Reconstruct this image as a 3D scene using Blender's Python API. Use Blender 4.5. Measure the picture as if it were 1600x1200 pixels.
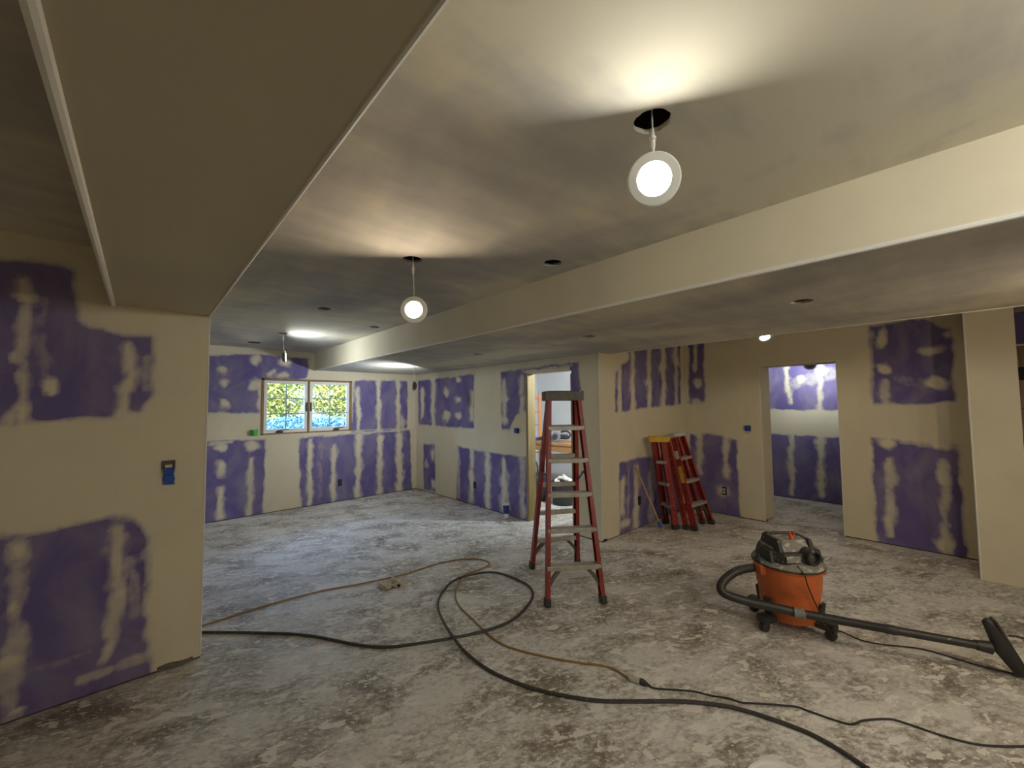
import bpy, bmesh, math, random
import numpy as np
from mathutils import Vector, Matrix
random.seed(7); np.random.seed(7)
for o in list(bpy.data.objects): bpy.data.objects.remove(o)
SC = bpy.context.scene; COL = SC.collection

# ------------------------------------------------------------------ camera
FPX = 628.342; CAM_H = 1.55
YAW, PIT, ROL = [math.radians(a) for a in (42.65166, 2.94261, -0.59776)]
FW = np.array([math.sin(YAW)*math.cos(PIT), math.cos(YAW)*math.cos(PIT), math.sin(PIT)])
_r = np.array([math.cos(YAW), -math.sin(YAW), 0.0]); _u = np.cross(_r, FW)
RT = math.cos(ROL)*_r + math.sin(ROL)*_u
UP = -math.sin(ROL)*_r + math.cos(ROL)*_u
EYE = np.array([0, 0, CAM_H])
cd = bpy.data.cameras.new('camera'); cam = bpy.data.objects.new('camera', cd); COL.objects.link(cam)
cd.sensor_width = 36; cd.lens = FPX*36/1600; cd.clip_start = 0.02; cd.clip_end = 200
cam.matrix_world = Matrix(((RT[0], UP[0], -FW[0], 0), (RT[1], UP[1], -FW[1], 0), (RT[2], UP[2], -FW[2], CAM_H), (0, 0, 0, 1)))
SC.camera = cam
def ray(x, y): return FW + RT*(x-800)/FPX - UP*(y-600)/FPX
def on(x, y, ax, val):
    d = ray(x, y); k = 'XYZ'.index(ax); return EYE + d*((val-EYE[k])/d[k])
def at(x, y, depth): return EYE + ray(x, y)*depth

# ------------------------------------------------------------------ world, sun, exposure
SC.view_settings.view_transform = 'Standard'; SC.view_settings.look = 'None'
SC.view_settings.gamma = 1.0; SC.view_settings.use_curve_mapping = False
SC.view_settings.exposure = 1.85
W = bpy.data.worlds.new('sky'); SC.world = W; W.use_nodes = True
nt = W.node_tree; nt.nodes.clear()
sky = nt.nodes.new('ShaderNodeTexSky'); sky.sky_type = 'NISHITA'; sky.sun_disc = False
sky.sun_elevation = math.radians(48); sky.sun_rotation = math.radians(200); sky.altitude = 100
bg = nt.nodes.new('ShaderNodeBackground'); bg.inputs[1].default_value = 1.3
wo = nt.nodes.new('ShaderNodeOutputWorld'); nt.links.new(sky.outputs[0], bg.inputs[0]); nt.links.new(bg.outputs[0], wo.inputs[0])
sd = bpy.data.lights.new('sun', 'SUN'); sd.energy = 16.0; sd.angle = 0.01; sd.color = (1, .94, .82)
sun = bpy.data.objects.new('sun', sd); COL.objects.link(sun)
sun.rotation_euler = (math.radians(42), 0, math.radians(-18))   # sun stands behind the house, over the roof: shines on the bank outside
LAMP = 62.0            # radiance of the disc lights

# ------------------------------------------------------------------ helpers
BASE = {}
def V(p): return np.array(p, float)
def unit(v): v = V(v); return v/np.linalg.norm(v)
def thing(name, loc, label=None, cat=None, group=None, kind=None):
    o = bpy.data.objects.new(name, None); COL.objects.link(o); o.location = Vector(loc); o.empty_display_size = .05
    BASE[o.name] = V(loc); tag(o, label, cat, group, kind); return o
def tag(o, label=None, cat=None, group=None, kind=None):
    if label: o['label'] = label
    if cat: o['category'] = cat
    if group: o['group'] = group
    if kind: o['kind'] = kind
    return o
class MB:
    def __init__(s): s.v = []; s.f = []
    def add(s, vs, fs):
        n = len(s.v); s.v += [tuple(map(float, p)) for p in vs]; s.f += [tuple(i+n for i in f) for f in fs]; return s
    def box(s, c, size, ax=None):
        c = V(c); ax = np.eye(3) if ax is None else [V(a) for a in ax]; h = [q/2 for q in size]
        vs = [c+ax[0]*h[0]*i+ax[1]*h[1]*j+ax[2]*h[2]*k for k in (-1, 1) for j in (-1, 1) for i in (-1, 1)]
        return s.add(vs, [(0, 2, 3, 1), (4, 5, 7, 6), (0, 1, 5, 4), (2, 6, 7, 3), (0, 4, 6, 2), (1, 3, 7, 5)])
    def bb(s, a, b):
        a, b = V(a), V(b); return s.box((a+b)/2, np.abs(b-a))
    def bar(s, a, b, w, t, side):            # rectangular bar a-b; w along 'side'
        a, b = V(a), V(b); d = unit(b-a); sd_ = V(side); sd_ = unit(sd_-d*(sd_@d)); n = np.cross(d, sd_)
        return s.box((a+b)/2, (w, t, np.linalg.norm(b-a)), (sd_, n, d))
    def tube(s, pts, r, n=8, caps=True):
        P = [V(p) for p in pts]; m = len(P); rs = r if hasattr(r, '__len__') else [r]*m
        d0 = unit(P[1]-P[0]); ref = V((0, 0, 1)) if abs(d0[2]) < .9 else V((1, 0, 0))
        a = unit(np.cross(d0, ref)); rings = []
        for i in range(m):
            d = unit(P[min(i+1, m-1)]-P[max(i-1, 0)]); a = unit(a-d*(a@d)); b = np.cross(d, a)
            rings.append([P[i]+rs[i]*(math.cos(2*math.pi*k/n)*a+math.sin(2*math.pi*k/n)*b) for k in range(n)])
        vs = [p for g in rings for p in g]
        fs = [(i*n+k, i*n+(k+1) % n, (i+1)*n+(k+1) % n, (i+1)*n+k) for i in range(m-1) for k in range(n)]
        if caps: fs += [tuple(range(n))[::-1], tuple(range((m-1)*n, m*n))]
        return s.add(vs, fs)
    def lathe(s, c, prof, n=32, ax=None, closed=False):   # prof: (radius, height) list, along axis ax[2]
        c = V(c); ax = np.eye(3) if ax is None else [V(a) for a in ax]
        vs = [c+ax[0]*r*math.cos(2*math.pi*k/n)+ax[1]*r*math.sin(2*math.pi*k/n)+ax[2]*h for r, h in prof for k in range(n)]
        m = len(prof)
        fs = [(i*n+k, i*n+(k+1) % n, (i+1)*n+(k+1) % n, (i+1)*n+k) for i in range(m-1) for k in range(n)]
        if closed: fs += [((m-1)*n+k, (m-1)*n+(k+1) % n, (k+1) % n, k) for k in range(n)]
        else:
            if prof[0][0] > 1e-4: fs.append(tuple(range(n))[::-1])
            if prof[-1][0] > 1e-4: fs.append(tuple(range((m-1)*n, m*n)))
        return s.add(vs, fs)
    def prism(s, poly, a, b):        # poly: 3D points, extruded from offset a to offset b
        a, b = V(a), V(b); n = len(poly); vs = [V(p)+a for p in poly]+[V(p)+b for p in poly]
        return s.add(vs, [tuple(range(n))[::-1], tuple(range(n, 2*n))]+[(k, (k+1) % n, n+(k+1) % n, n+k) for k in range(n)])
    def build(s, name, mat, parent=None, smooth=False, bevel=0, seg=2, subsurf=0):
        root = parent
        while root is not None and root.parent is not None: root = root.parent
        off = BASE.get(root.name, V((0, 0, 0))) if root is not None else V((0, 0, 0))
        me = bpy.data.meshes.new(name); me.from_pydata([tuple(V(p)-off) for p in s.v], [], s.f); me.update()
        bm = bmesh.new(); bm.from_mesh(me); bmesh.ops.remove_doubles(bm, verts=bm.verts, dist=1e-6)
        bmesh.ops.recalc_face_normals(bm, faces=bm.faces); bm.to_mesh(me); bm.free()
        o = bpy.data.objects.new(name, me); COL.objects.link(o); me.materials.append(mat)
        if parent is not None: o.parent = parent
        if smooth:
            for p in me.polygons: p.use_smooth = True
            me.set_sharp_from_angle(angle=math.radians(40))
        if bevel:
            md = o.modifiers.new('bevel', 'BEVEL'); md.width = bevel; md.segments = seg; md.limit_method = 'ANGLE'
        if subsurf:
            md = o.modifiers.new('subsurf', 'SUBSURF'); md.levels = md.render_levels = subsurf
        return o
def frame_from(n, upv=(0, 0, 1)):
    n = unit(n); a = np.cross(V(upv), n)
    if np.linalg.norm(a) < 1e-4: a = V((1, 0, 0))
    a = unit(a); return (a, np.cross(n, a), n)
def spline(pts, per=8):
    P = [V(p) for p in pts]; P = [2*P[0]-P[1]]+P+[2*P[-1]-P[-2]]; out = []
    for i in range(1, len(P)-2):
        p0, p1, p2, p3 = P[i-1:i+3]
        for k in range(per):
            t = k/per
            out.append(.5*((2*p1)+(-p0+p2)*t+(2*p0-5*p1+4*p2-p3)*t*t+(-p0+3*p1-3*p2+p3)*t**3))
    out.append(P[-2]); return out

# ------------------------------------------------------------------ materials
def srgb(r, g, b):
    f = lambda c: (c/255/12.92) if c/255 <= .04045 else ((c/255+.055)/1.055)**2.4
    return (f(r), f(g), f(b), 1)
def nodes(name):
    m = bpy.data.materials.new(name); m.use_nodes = True; t = m.node_tree
    return m, t, t.nodes['Principled BSDF']
def N(t, typ, **kw):
    n = t.nodes.new(typ)
    for k, v in kw.items():
        if k.startswith('i_'): n.inputs[k[2:].replace('_', ' ')].default_value = v
        else: setattr(n, k, v)
    return n
def L(t, a, b): t.links.new(a, b)
def noise(t, scale, detail=4, rough=.55, stretch=None, dist=0):
    tc = N(t, 'ShaderNodeTexCoord'); vec = tc.outputs['Object']
    if stretch:
        mp = N(t, 'ShaderNodeMapping'); mp.inputs['Scale'].default_value = stretch; L(t, vec, mp.inputs[0]); vec = mp.outputs[0]
    n = N(t, 'ShaderNodeTexNoise'); n.inputs['Scale'].default_value = scale; n.inputs['Detail'].default_value = detail
    n.inputs['Roughness'].default_value = rough; n.inputs['Distortion'].default_value = dist
    L(t, vec, n.inputs['Vector']); return n.outputs['Fac']
def ramp(t, fac, stops, interp='LINEAR'):
    r = N(t, 'ShaderNodeValToRGB'); r.color_ramp.interpolation = interp; e = r.color_ramp.elements
    while len(e) > 1: e.remove(e[0])
    for i, (p, c) in enumerate(stops):
        if not hasattr(c, '__len__'): c = (c, c, c, 1)
        q = e[0] if i == 0 else e.new(p)
        q.position = p; q.color = c
    L(t, fac, r.inputs[0]); return r.outputs[0]
def mix(t, fac, a, b, mode='MIX'):
    m = N(t, 'ShaderNodeMix', data_type='RGBA', blend_type=mode)
    for s, v in ((m.inputs[0], fac), (m.inputs[6], a), (m.inputs[7], b)):
        if hasattr(v, 'is_output') or isinstance(v, bpy.types.NodeSocket): L(t, v, s)
        else: s.default_value = v
    return m.outputs[2]
def mth(t, op, a, b=None, c=None, clamp=False):
    m = N(t, 'ShaderNodeMath', operation=op, use_clamp=clamp)
    for s, v in zip(m.inputs, (a, b, c)):
        if v is None: continue
        if isinstance(v, bpy.types.NodeSocket): L(t, v, s)
        else: s.default_value = v
    return m.outputs[0]
def bump(t, b, h, strength=.2, dist=.01):
    n = N(t, 'ShaderNodeBump'); n.inputs['Strength'].default_value = strength; n.inputs['Distance'].default_value = dist
    L(t, h, n.inputs['Height']); L(t, n.outputs[0], b.inputs['Normal'])
def simple(name, col, rough=.5, metal=0, var=.15, scale=12, specks=None, speck_t=.66, speck_scale=60):
    m, t, b = nodes(name); n = noise(t, scale, 5)
    d = tuple(c*(1-var) for c in col[:3])+(1,); l = tuple(min(1, c*(1+var)) for c in col[:3])+(1,)
    c = mix(t, ramp(t, n, [(.3, 0), (.7, 1)]), d, l)
    if specks:
        c = mix(t, ramp(t, noise(t, speck_scale, 3), [(speck_t, 0), (speck_t+.05, 1)]), c, specks)
    L(t, c, b.inputs['Base Color']); b.inputs['Roughness'].default_value = rough; b.inputs['Metallic'].default_value = metal
    return m
def emis(name, col, s):
    m, t, b = nodes(name); b.inputs['Base Color'].default_value = (.9, .9, .9, 1)
    b.inputs['Emission Color'].default_value = col; b.inputs['Emission Strength'].default_value = s; return m

CREAM = srgb(214, 205, 180); PURPLE = srgb(106, 96, 146)
def drywall(name, cream=CREAM, purple=PURPLE):
    m, t, b = nodes(name)
    at_ = N(t, 'ShaderNodeAttribute', attribute_name='mud'); mud = at_.outputs['Fac']
    n1 = noise(t, 9, 8, .68); n2 = noise(t, 28, 5, .6, (1, 1, .35)); n3 = noise(t, 3.2, 6, .6, (1, 1, .6), .6)
    w = mth(t, 'ADD', mth(t, 'MULTIPLY', mth(t, 'SUBTRACT', n1, .5), .75), mth(t, 'MULTIPLY', mth(t, 'SUBTRACT', n2, .5), .35))
    f = mth(t, 'ADD', mud, w)
    k = mth(t, 'MULTIPLY_ADD', mud, 4.0, 0, True)                     # far from any mud no edge noise
    f = mth(t, 'MULTIPLY', f, k, None, True)
    k2 = mth(t, 'MULTIPLY_ADD', mud, 5.0, -4.0, True); f = mth(t, 'MAXIMUM', f, k2)
    thin = tuple(.62*p+.38*c for p, c in zip(purple, cream))
    c = ramp(t, f, [(.08, purple), (.3, thin), (.52, tuple(.3*p+.7*q for p, q in zip(purple, cream))), (.8, cream)])
    haze = mth(t, 'MULTIPLY', ramp(t, n3, [(.42, 0), (.72, 1)]), .42)
    c = mix(t, haze, c, tuple(.5*p+.5*q for p, q in zip(purple, cream))) if purple is not None else c
    cc = mix(t, ramp(t, mud, [(.9, 0), (1, 1)]), c, mix(t, ramp(t, n3, [(.35, 0), (.7, 1)]), cream, tuple(q*.93 for q in cream[:3])+(1,)))
    L(t, cc, b.inputs['Base Color']); b.inputs['Roughness'].default_value = .85
    b.inputs['Specular IOR Level'].default_value = .25
    bump(t, b, mth(t, 'ADD', f, mth(t, 'MULTIPLY', n1, .3)), .12, .004)
    return m
M = {}
M['drywall'] = drywall('purple_drywall_with_joint_compound')
M['white_wall'] = simple('primed_white_wall', srgb(205, 208, 214), .9, 0, .05, 2)
def ceiling_mat():
    m, t, b = nodes('skimmed_ceiling')
    n = noise(t, 1.1, 5, .55, (1, .45, 1), .4); n2 = noise(t, 5, 6, .6, (.35, 1.3, 1))
    c = ramp(t, mth(t, 'ADD', mth(t, 'MULTIPLY', n, .75), mth(t, 'MULTIPLY', n2, .25)), [(.36, srgb(158, 155, 152)), (.48, srgb(184, 180, 172)), (.58, srgb(212, 205, 184))])
    L(t, c, b.inputs['Base Color']); b.inputs['Roughness'].default_value = .8; b.inputs['Specular IOR Level'].default_value = .3
    bump(t, b, n2, .06, .004); return m
M['ceiling'] = ceiling_mat()
M['cream'] = simple('joint_compound_cream', CREAM, .85, 0, .05, 3)
M['soffit'] = simple('soffit_board', srgb(196, 186, 160), .85, 0, .04, 1.6)
M['bead'] = simple('white_corner_bead', srgb(228, 226, 218), .6, 0, .04, 9)
M['dark'] = simple('dark_cavity', srgb(52, 46, 42), .95, 0, .3, 8)
M['plate'] = simple('sill_plate_wood', srgb(84, 70, 54), .9, 0, .25, 14)
def wood(name, a, b_, scale=(30, 30, 2)):
    m, t, b = nodes(name); n = noise(t, 1.5, 6, .6, scale, .8)
    L(t, ramp(t, n, [(.3, a), (.7, b_)]), b.inputs['Base Color']); b.inputs['Roughness'].default_value = .7; return m
M['pine'] = wood('pine_lumber', srgb(170, 140, 92), srgb(214, 188, 136))
M['stud'] = wood('weathered_stud', srgb(120, 104, 66), srgb(160, 142, 98))
M['jamb'] = wood('window_jamb_wood', srgb(118, 86, 52), srgb(168, 132, 86))
M['stair'] = wood('stair_wood', srgb(120, 98, 76), srgb(160, 136, 110))
M['benchwood'] = wood('bench_wood', srgb(150, 104, 62), srgb(196, 150, 100), (2, 30, 30))
M['stick'] = wood('pole_wood', srgb(150, 124, 84), srgb(188, 164, 122))
def floor_mat():
    m, t, b = nodes('dusty_concrete')
    rot = N(t, 'ShaderNodeMapping'); tc = N(t, 'ShaderNodeTexCoord'); L(t, tc.outputs['Object'], rot.inputs[0]); rot.inputs['Rotation'].default_value = (0, 0, math.radians(28))
    def nz(scale, det, ro, st=(1, 1, 1), dist=0):
        mp = N(t, 'ShaderNodeMapping'); mp.inputs['Scale'].default_value = st; L(t, rot.outputs[0], mp.inputs[0])
        n = N(t, 'ShaderNodeTexNoise'); n.inputs['Scale'].default_value = scale; n.inputs['Detail'].default_value = det; n.inputs['Roughness'].default_value = ro; n.inputs['Distortion'].default_value = dist
        L(t, mp.outputs[0], n.inputs['Vector']); return n.outputs['Fac']
    big = nz(.55, 4, .5); mid = nz(2.2, 7, .65, (1, 1.6, 1), .5); fine = nz(24, 8, .72, (1, 1.5, 1)); spl = nz(9, 5, .55, (1, 1.9, 1), .4); spl2 = nz(30, 3, .5, (1, 1.6, 1)); crk = nz(1.3, 3, .5, (1, 1, 1), .3)
    base = ramp(t, mid, [(.3, srgb(120, 109, 95)), (.5, srgb(154, 147, 136)), (.7, srgb(186, 182, 175))])
    dust = mth(t, 'MULTIPLY', ramp(t, mth(t, 'ADD', mth(t, 'MULTIPLY', fine, .55), mth(t, 'MULTIPLY', mid, .45)), [(.43, 0), (.55, 1)]), ramp(t, big, [(.32, .55), (.6, 1)]))
    c = mix(t, dust, base, srgb(222, 221, 216))
    spots = ramp(t, spl, [(.575, 0), (.60, 1)]); c = mix(t, mth(t, 'MULTIPLY', spots, .9), c, srgb(228, 226, 218))
    sp2 = ramp(t, spl2, [(.615, 0), (.64, 1)]); c = mix(t, mth(t, 'MULTIPLY', sp2, .85), c, srgb(230, 228, 222))
    dk = ramp(t, nz(4.5, 6, .65, (1, 1.4, 1), .4), [(.3, 1), (.4, 0)]); c = mix(t, mth(t, 'MULTIPLY', dk, .45), c, srgb(92, 80, 66))
    L(t, c, b.inputs['Base Color'])
    L(t, ramp(t, fine, [(.3, .42), (.7, .7)]), b.inputs['Roughness']); b.inputs['Specular IOR Level'].default_value = .4
    bump(t, b, mth(t, 'ADD', fine, mth(t, 'MULTIPLY', spots, .4)), .25, .004); return m
M['floor'] = floor_mat()
M['red'] = simple('red_fibreglass', srgb(134, 37, 29), .45, 0, .2, 18, srgb(205, 190, 175), .68, 45)
M['red_dark'] = simple('dull_red_fibreglass', srgb(140, 42, 32), .5, 0, .25, 18, srgb(200, 180, 165), .67, 40)
M['alu'] = simple('dusty_aluminium', srgb(168, 164, 156), .5, .35, .18, 20, srgb(215, 212, 205), .66, 50)
M['cap_grey'] = simple('dark_grey_plastic', srgb(86, 82, 74), .6, 0, .15, 10, srgb(200, 196, 188), .66, 70)
M['cap_yellow'] = simple('yellow_plastic', srgb(208, 166, 34), .55, 0, .15, 14, srgb(90, 72, 20), .66, 60)
M['cap_white'] = simple('pale_grey_plastic', srgb(180, 178, 170), .6, 0, .12, 14)
M['foot'] = simple('dark_rubber', srgb(58, 54, 50), .8, 0, .2, 20)
M['sticker'] = simple('white_sticker', srgb(196, 190, 180), .6, 0, .25, 60)
M['sticker_y'] = simple('yellow_sticker', srgb(196, 170, 60), .6, 0, .3, 60)
M['orange'] = simple('orange_vac_plastic', srgb(196, 100, 48), .5, 0, .14, 7, srgb(190, 130, 90), .68, 30)
M['vacblack'] = simple('dusty_black_plastic', srgb(50, 49, 47), .55, 0, .3, 14, srgb(150, 146, 138), .64, 34)
M['vacgrey'] = simple('dust_covered_grey_plastic', srgb(128, 126, 116), .7, 0, .25, 12, srgb(176, 172, 162), .55, 26)
M['hose'] = simple('dark_hose_rubber', srgb(46, 45, 43), .5, 0, .25, 16, srgb(190, 186, 178), .70, 22)
M['redknob'] = simple('red_orange_plastic', srgb(206, 78, 52), .5, 0, .1, 12)
M['blackcord'] = simple('black_rubber_cord', srgb(44, 42, 41), .6, 0, .25, 30, srgb(120, 115, 108), .66, 90)
M['blackhose'] = simple('dark_grey_rubber_hose', srgb(60, 57, 55), .55, 0, .25, 25, srgb(130, 124, 116), .64, 80)
M['tancord'] = simple('dusty_tan_cord', srgb(150, 116, 62), .6, 0, .2, 22)
M['whiteplastic'] = simple('white_plastic', srgb(226, 226, 222), .45, 0, .03, 6)
M['ring'] = simple('frosted_light_trim', srgb(224, 226, 222), .5, 0, .02, 6)
M['lampback'] = simple('grey_metal_lamp_back', srgb(120, 116, 110), .5, .3, .1, 20)
M['blue'] = simple('blue_masking_tape', srgb(28, 78, 168), .55, 0, .25, 40)
M['boxgrey'] = simple('brown_grey_switch_box', srgb(96, 88, 74), .6, 0, .3, 60)
M['outlet'] = simple('dark_outlet', srgb(40, 38, 38), .6, 0, .2, 40)
M['green'] = simple('green_tape', srgb(70, 176, 70), .55, 0, .12, 30)
M['cupblue'] = simple('blue_cup_print', srgb(40, 66, 140), .5, 0, .2, 40)
M['rag'] = simple('dusty_rag', srgb(190, 184, 170), .9, 0, .25, 40)
M['whiterag'] = simple('white_rag', srgb(226, 224, 216), .9, 0, .12, 30)
M['bin'] = simple('black_bin_plastic', srgb(54, 54, 56), .5, 0, .2, 10)
M['scaffold'] = simple('orange_scaffold_paint', srgb(236, 140, 50), .5, 0, .1, 20)
M['toolgrey'] = simple('grey_tool', srgb(120, 122, 126), .4, .2, .2, 30)
M['tooldark'] = simple('dark_tool', srgb(52, 54, 60), .5, 0, .25, 30)
M['sash'] = simple('white_vinyl_sash', srgb(225, 228, 226), .5, 0, .03, 6)
M['muntin'] = simple('grey_grid_bar', srgb(120, 150, 150), .5, 0, .05, 20)
M['crank'] = simple('dark_bronze_handle', srgb(52, 46, 42), .4, .4, .15, 30)
def glass_mat():
    m, t, b = nodes('window_glass'); t.nodes.remove(b); out = t.nodes['Material Output']
    tr = N(t, 'ShaderNodeBsdfTransparent'); gl = N(t, 'ShaderNodeBsdfGlossy'); gl.inputs['Roughness'].default_value = .02
    mx = N(t, 'ShaderNodeMixShader'); fr = N(t, 'ShaderNodeFresnel'); fr.inputs[0].default_value = 1.3
    L(t, fr.outputs[0], mx.inputs[0]); L(t, tr.outputs[0], mx.inputs[1]); L(t, gl.outputs[0], mx.inputs[2]); L(t, mx.outputs[0], out.inputs[0]); return m
M['glass'] = glass_mat()
def leaf(name, a, b_):
    m, t, b = nodes(name); n = noise(t, 2.6, 4)
    L(t, ramp(t, n, [(.3, a), (.7, b_)]), b.inputs['Base Color']); b.inputs['Roughness'].default_value = .5
    b.inputs['Subsurface Weight'].default_value = 0
    tl = N(t, 'ShaderNodeBsdfTranslucent'); L(t, ramp(t, n, [(.3, a), (.7, b_)]), tl.inputs[0])
    mx = N(t, 'ShaderNodeMixShader'); mx.inputs[0].default_value = .4; L(t, b.outputs[0], mx.inputs[1]); L(t, tl.outputs[0], mx.inputs[2]); L(t, mx.outputs[0], t.nodes['Material Output'].inputs[0]); return m
M['leaf_y'] = leaf('yellow_green_leaf', srgb(62, 92, 34), srgb(132, 128, 66))
M['leaf_shade'] = leaf('blue_shaded_leaf', srgb(28, 70, 96), srgb(60, 106, 128))  # bluish shading of the lower leaves is put into this colour
M['bark'] = simple('bark', srgb(96, 80, 64), .9, 0, .3, 20)
M['soil'] = simple('bank_soil', srgb(52, 66, 60), .95, 0, .3, 6)

# ------------------------------------------------------------------ the room: key planes (metres, camera stands at 0,0)
XS0, XW, Y1, ZS = -0.136, 0.31, 3.221, 2.145        # soffit over the camera, near wall
Y2, ZC, XB, ZB = 6.83, 2.42, 2.035, 2.135           # back wall, ceiling, beam face, dropped ceiling
X1, Y3, X2 = 3.829, 2.691, 5.973
XP, YP, YPE = 5.372, -0.119, -0.40
XE = 4.03                                            # edge of the dropped ceiling in front of the alcove
LEDGE = 1.135; YU = 6.885
D1A, D1B, DZ1 = 3.878, 3.093, 1.961
D2A, D2B, DZ2 = 1.676, 0.881, 2.022
JAMB2 = 6.40; XH = 7.75
XMIN, YMIN = -3.4, -3.6

def sdf(poly, U, Z):
    poly = np.array(poly); d = np.full(U.shape, 1e9); ins = np.zeros(U.shape, bool); n = len(poly)
    for i in range(n):
        a, b = poly[i], poly[(i+1) % n]; e = b-a; w = np.stack([U-a[0], Z-a[1]], -1)
        tt = np.clip((w@e)/max(e@e, 1e-12), 0, 1); q = w-tt[..., None]*e; d = np.minimum(d, np.hypot(q[..., 0], q[..., 1]))
        c = ((a[1] > Z) != (b[1] > Z)); xx = a[0]+(Z-a[1])/(b[1]-a[1]+1e-12)*(b[0]-a[0]); ins ^= (c & (U < xx))
    return np.where(ins, -d, d)
def sstep(a, b, x): t = np.clip((x-a)/(b-a), 0, 1); return t*t*(3-2*t)
def paint(plane, U, Z, spec):
    ax, val = plane; k = 1 if ax == 'X' else 0
    U0, Z0 = U, Z; ph = {'X': .7, 'Y': 2.1}[ax]+val
    def wob(a, b, f): return np.sin(f*a+1.7*np.sin(f*.61*b+ph)+ph)*np.cos(f*.83*b+1.3*np.sin(f*.47*a))
    U = U0+.010*wob(U0, Z0, 9)+.007*wob(Z0, U0, 23)+.005*wob(U0, Z0, 51); Z = Z0+.012*wob(Z0+3, U0, 8)+.008*wob(U0+1, Z0, 21)+.005*wob(Z0, U0, 47)
    WV = 1+.28*wob(Z0, U0+5, 13)+.22*wob(Z0+2, U0, 29)
    def uv(p): q = on(p[0], p[1], ax, val); return np.array([q[k], q[2]])
    purple = np.zeros(U.shape)
    for pol in spec.get('purple', []):
        e = .030; P = [uv(p) for p in pol]
        purple = np.maximum(purple, 1-sstep(-e, e, sdf(P, U, Z)))
    for pol in spec.get('purple_uv', []):
        purple = np.maximum(purple, 1-sstep(-.022, .022, sdf(pol, U, Z)))
    mud = np.zeros(U.shape)
    def sc(p): a = uv(p); return abs(uv((p[0], p[1]+2))[1]-a[1])/2, abs(uv((p[0]+2, p[1]))[0]-a[0])/2
    for st in spec.get('strokes', []):
        pts, w, s = st; P = [uv(p) for p in pts]; d = np.full(U.shape, 1e9)
        ku = sc(pts[0]); r = w*.5*ku[1]
        vert = abs(pts[0][0]-pts[-1][0]) < abs(pts[0][1]-pts[-1][1])
        if not vert: r = w*.5*ku[0]
        for a, b in zip(P[:-1], P[1:]):
            e = b-a; q = np.stack([U-a[0], Z-a[1]], -1); tt = np.clip((q@e)/max(e@e, 1e-12), 0, 1); q = q-tt[..., None]*e
            d = np.minimum(d, np.hypot(q[..., 0], q[..., 1]))
        mud = np.maximum(mud, np.maximum(s*(1-sstep(.3, 1.25, d/(r*WV))), .42*s*(1-sstep(.6, 2.3, d/(r*WV)))))
    for c, rx, ry, s in spec.get('blobs', []):
        P = uv(c); kv, kh = sc(c); d = np.hypot((U-P[0])/(rx*kh), (Z-P[1])/(ry*kv)); mud = np.maximum(mud, np.maximum(s*(1-sstep(.35, 1.25, d/WV)), .35*s*(1-sstep(.6, 1.9, d/WV))))
    for (u, z0, z1, w, s) in spec.get('strokes_uv', []):
        d = np.hypot(U-u, np.maximum(np.maximum(z0-Z, Z-z1), 0)); mud = np.maximum(mud, s*(1-sstep(.35, 1.35, d/(w/2))))
    return 1-purple*(1-mud)
def wall(name, plane, rects, thick, spec, res=.02, parent=None, mat=None, kind='structure', gap=.012):
    """gridded drywall face on plane (axis,value); thick is signed, away from the room"""
    ax, val = plane; vs = []; fs = []; mud = []
    P3 = (lambda u, z, o: (val+o, u, z)) if ax == 'X' else (lambda u, z, o: (u, val+o, z))
    for (u0, u1, z0, z1) in rects:
        if z0 == 0: z0 = gap
        nu, nz = max(1, round((u1-u0)/res)), max(1, round((z1-z0)/res)); n = len(vs)
        us, zs = np.linspace(u0, u1, nu+1), np.linspace(z0, z1, nz+1); U, Z = np.meshgrid(us, zs)
        m = paint(plane, U, Z, spec) if spec else np.ones(U.shape)
        for j in range(nz+1):
            for i in range(nu+1): vs.append(P3(U[j, i], Z[j, i], 0)); mud.append(m[j, i])
        fs += [(n+j*(nu+1)+i, n+j*(nu+1)+i+1, n+(j+1)*(nu+1)+i+1, n+(j+1)*(nu+1)+i) for j in range(nz) for i in range(nu)]
        n = len(vs)
        for o in (0, thick):
            for (u, z) in ((u0, z0), (u1, z0), (u1, z1), (u0, z1)): vs.append(P3(u, z, o)); mud.append(1.0)
        fs += [(n+4, n+5, n+6, n+7)]+[(n+a, n+(a+1) % 4, n+4+(a+1) % 4, n+4+a) for a in range(4)]
    me = bpy.data.meshes.new(name); me.from_pydata(vs, [], fs); me.update()
    a = me.attributes.new('mud', 'FLOAT', 'POINT'); a.data.foreach_set('value', np.array(mud, dtype=np.float32))
    me.materials.append(mat or M['drywall']); o = bpy.data.objects.new(name, me); COL.objects.link(o)
    if parent is not None: o.parent = parent
    elif kind: o['kind'] = kind
    return o
def plate(parent, plane, u0, u1, thick):
    ax, val = plane; s = 1 if thick > 0 else -1; a, b = val+s*.008, val+thick-s*.008
    p, q = ((a, u0, 0), (b, u1, .03)) if ax == 'X' else ((u0, a, 0), (u1, b, .03))
    MB().bb(p, q).build('sill_plate', M['plate'], parent)

# ------------------------------------------------------------------ floor
o = MB().bb((XMIN-.2, YMIN-.2, -.12), (9.2, 7.6, 0)).build('floor', M['floor']); o['kind'] = 'structure'

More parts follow.
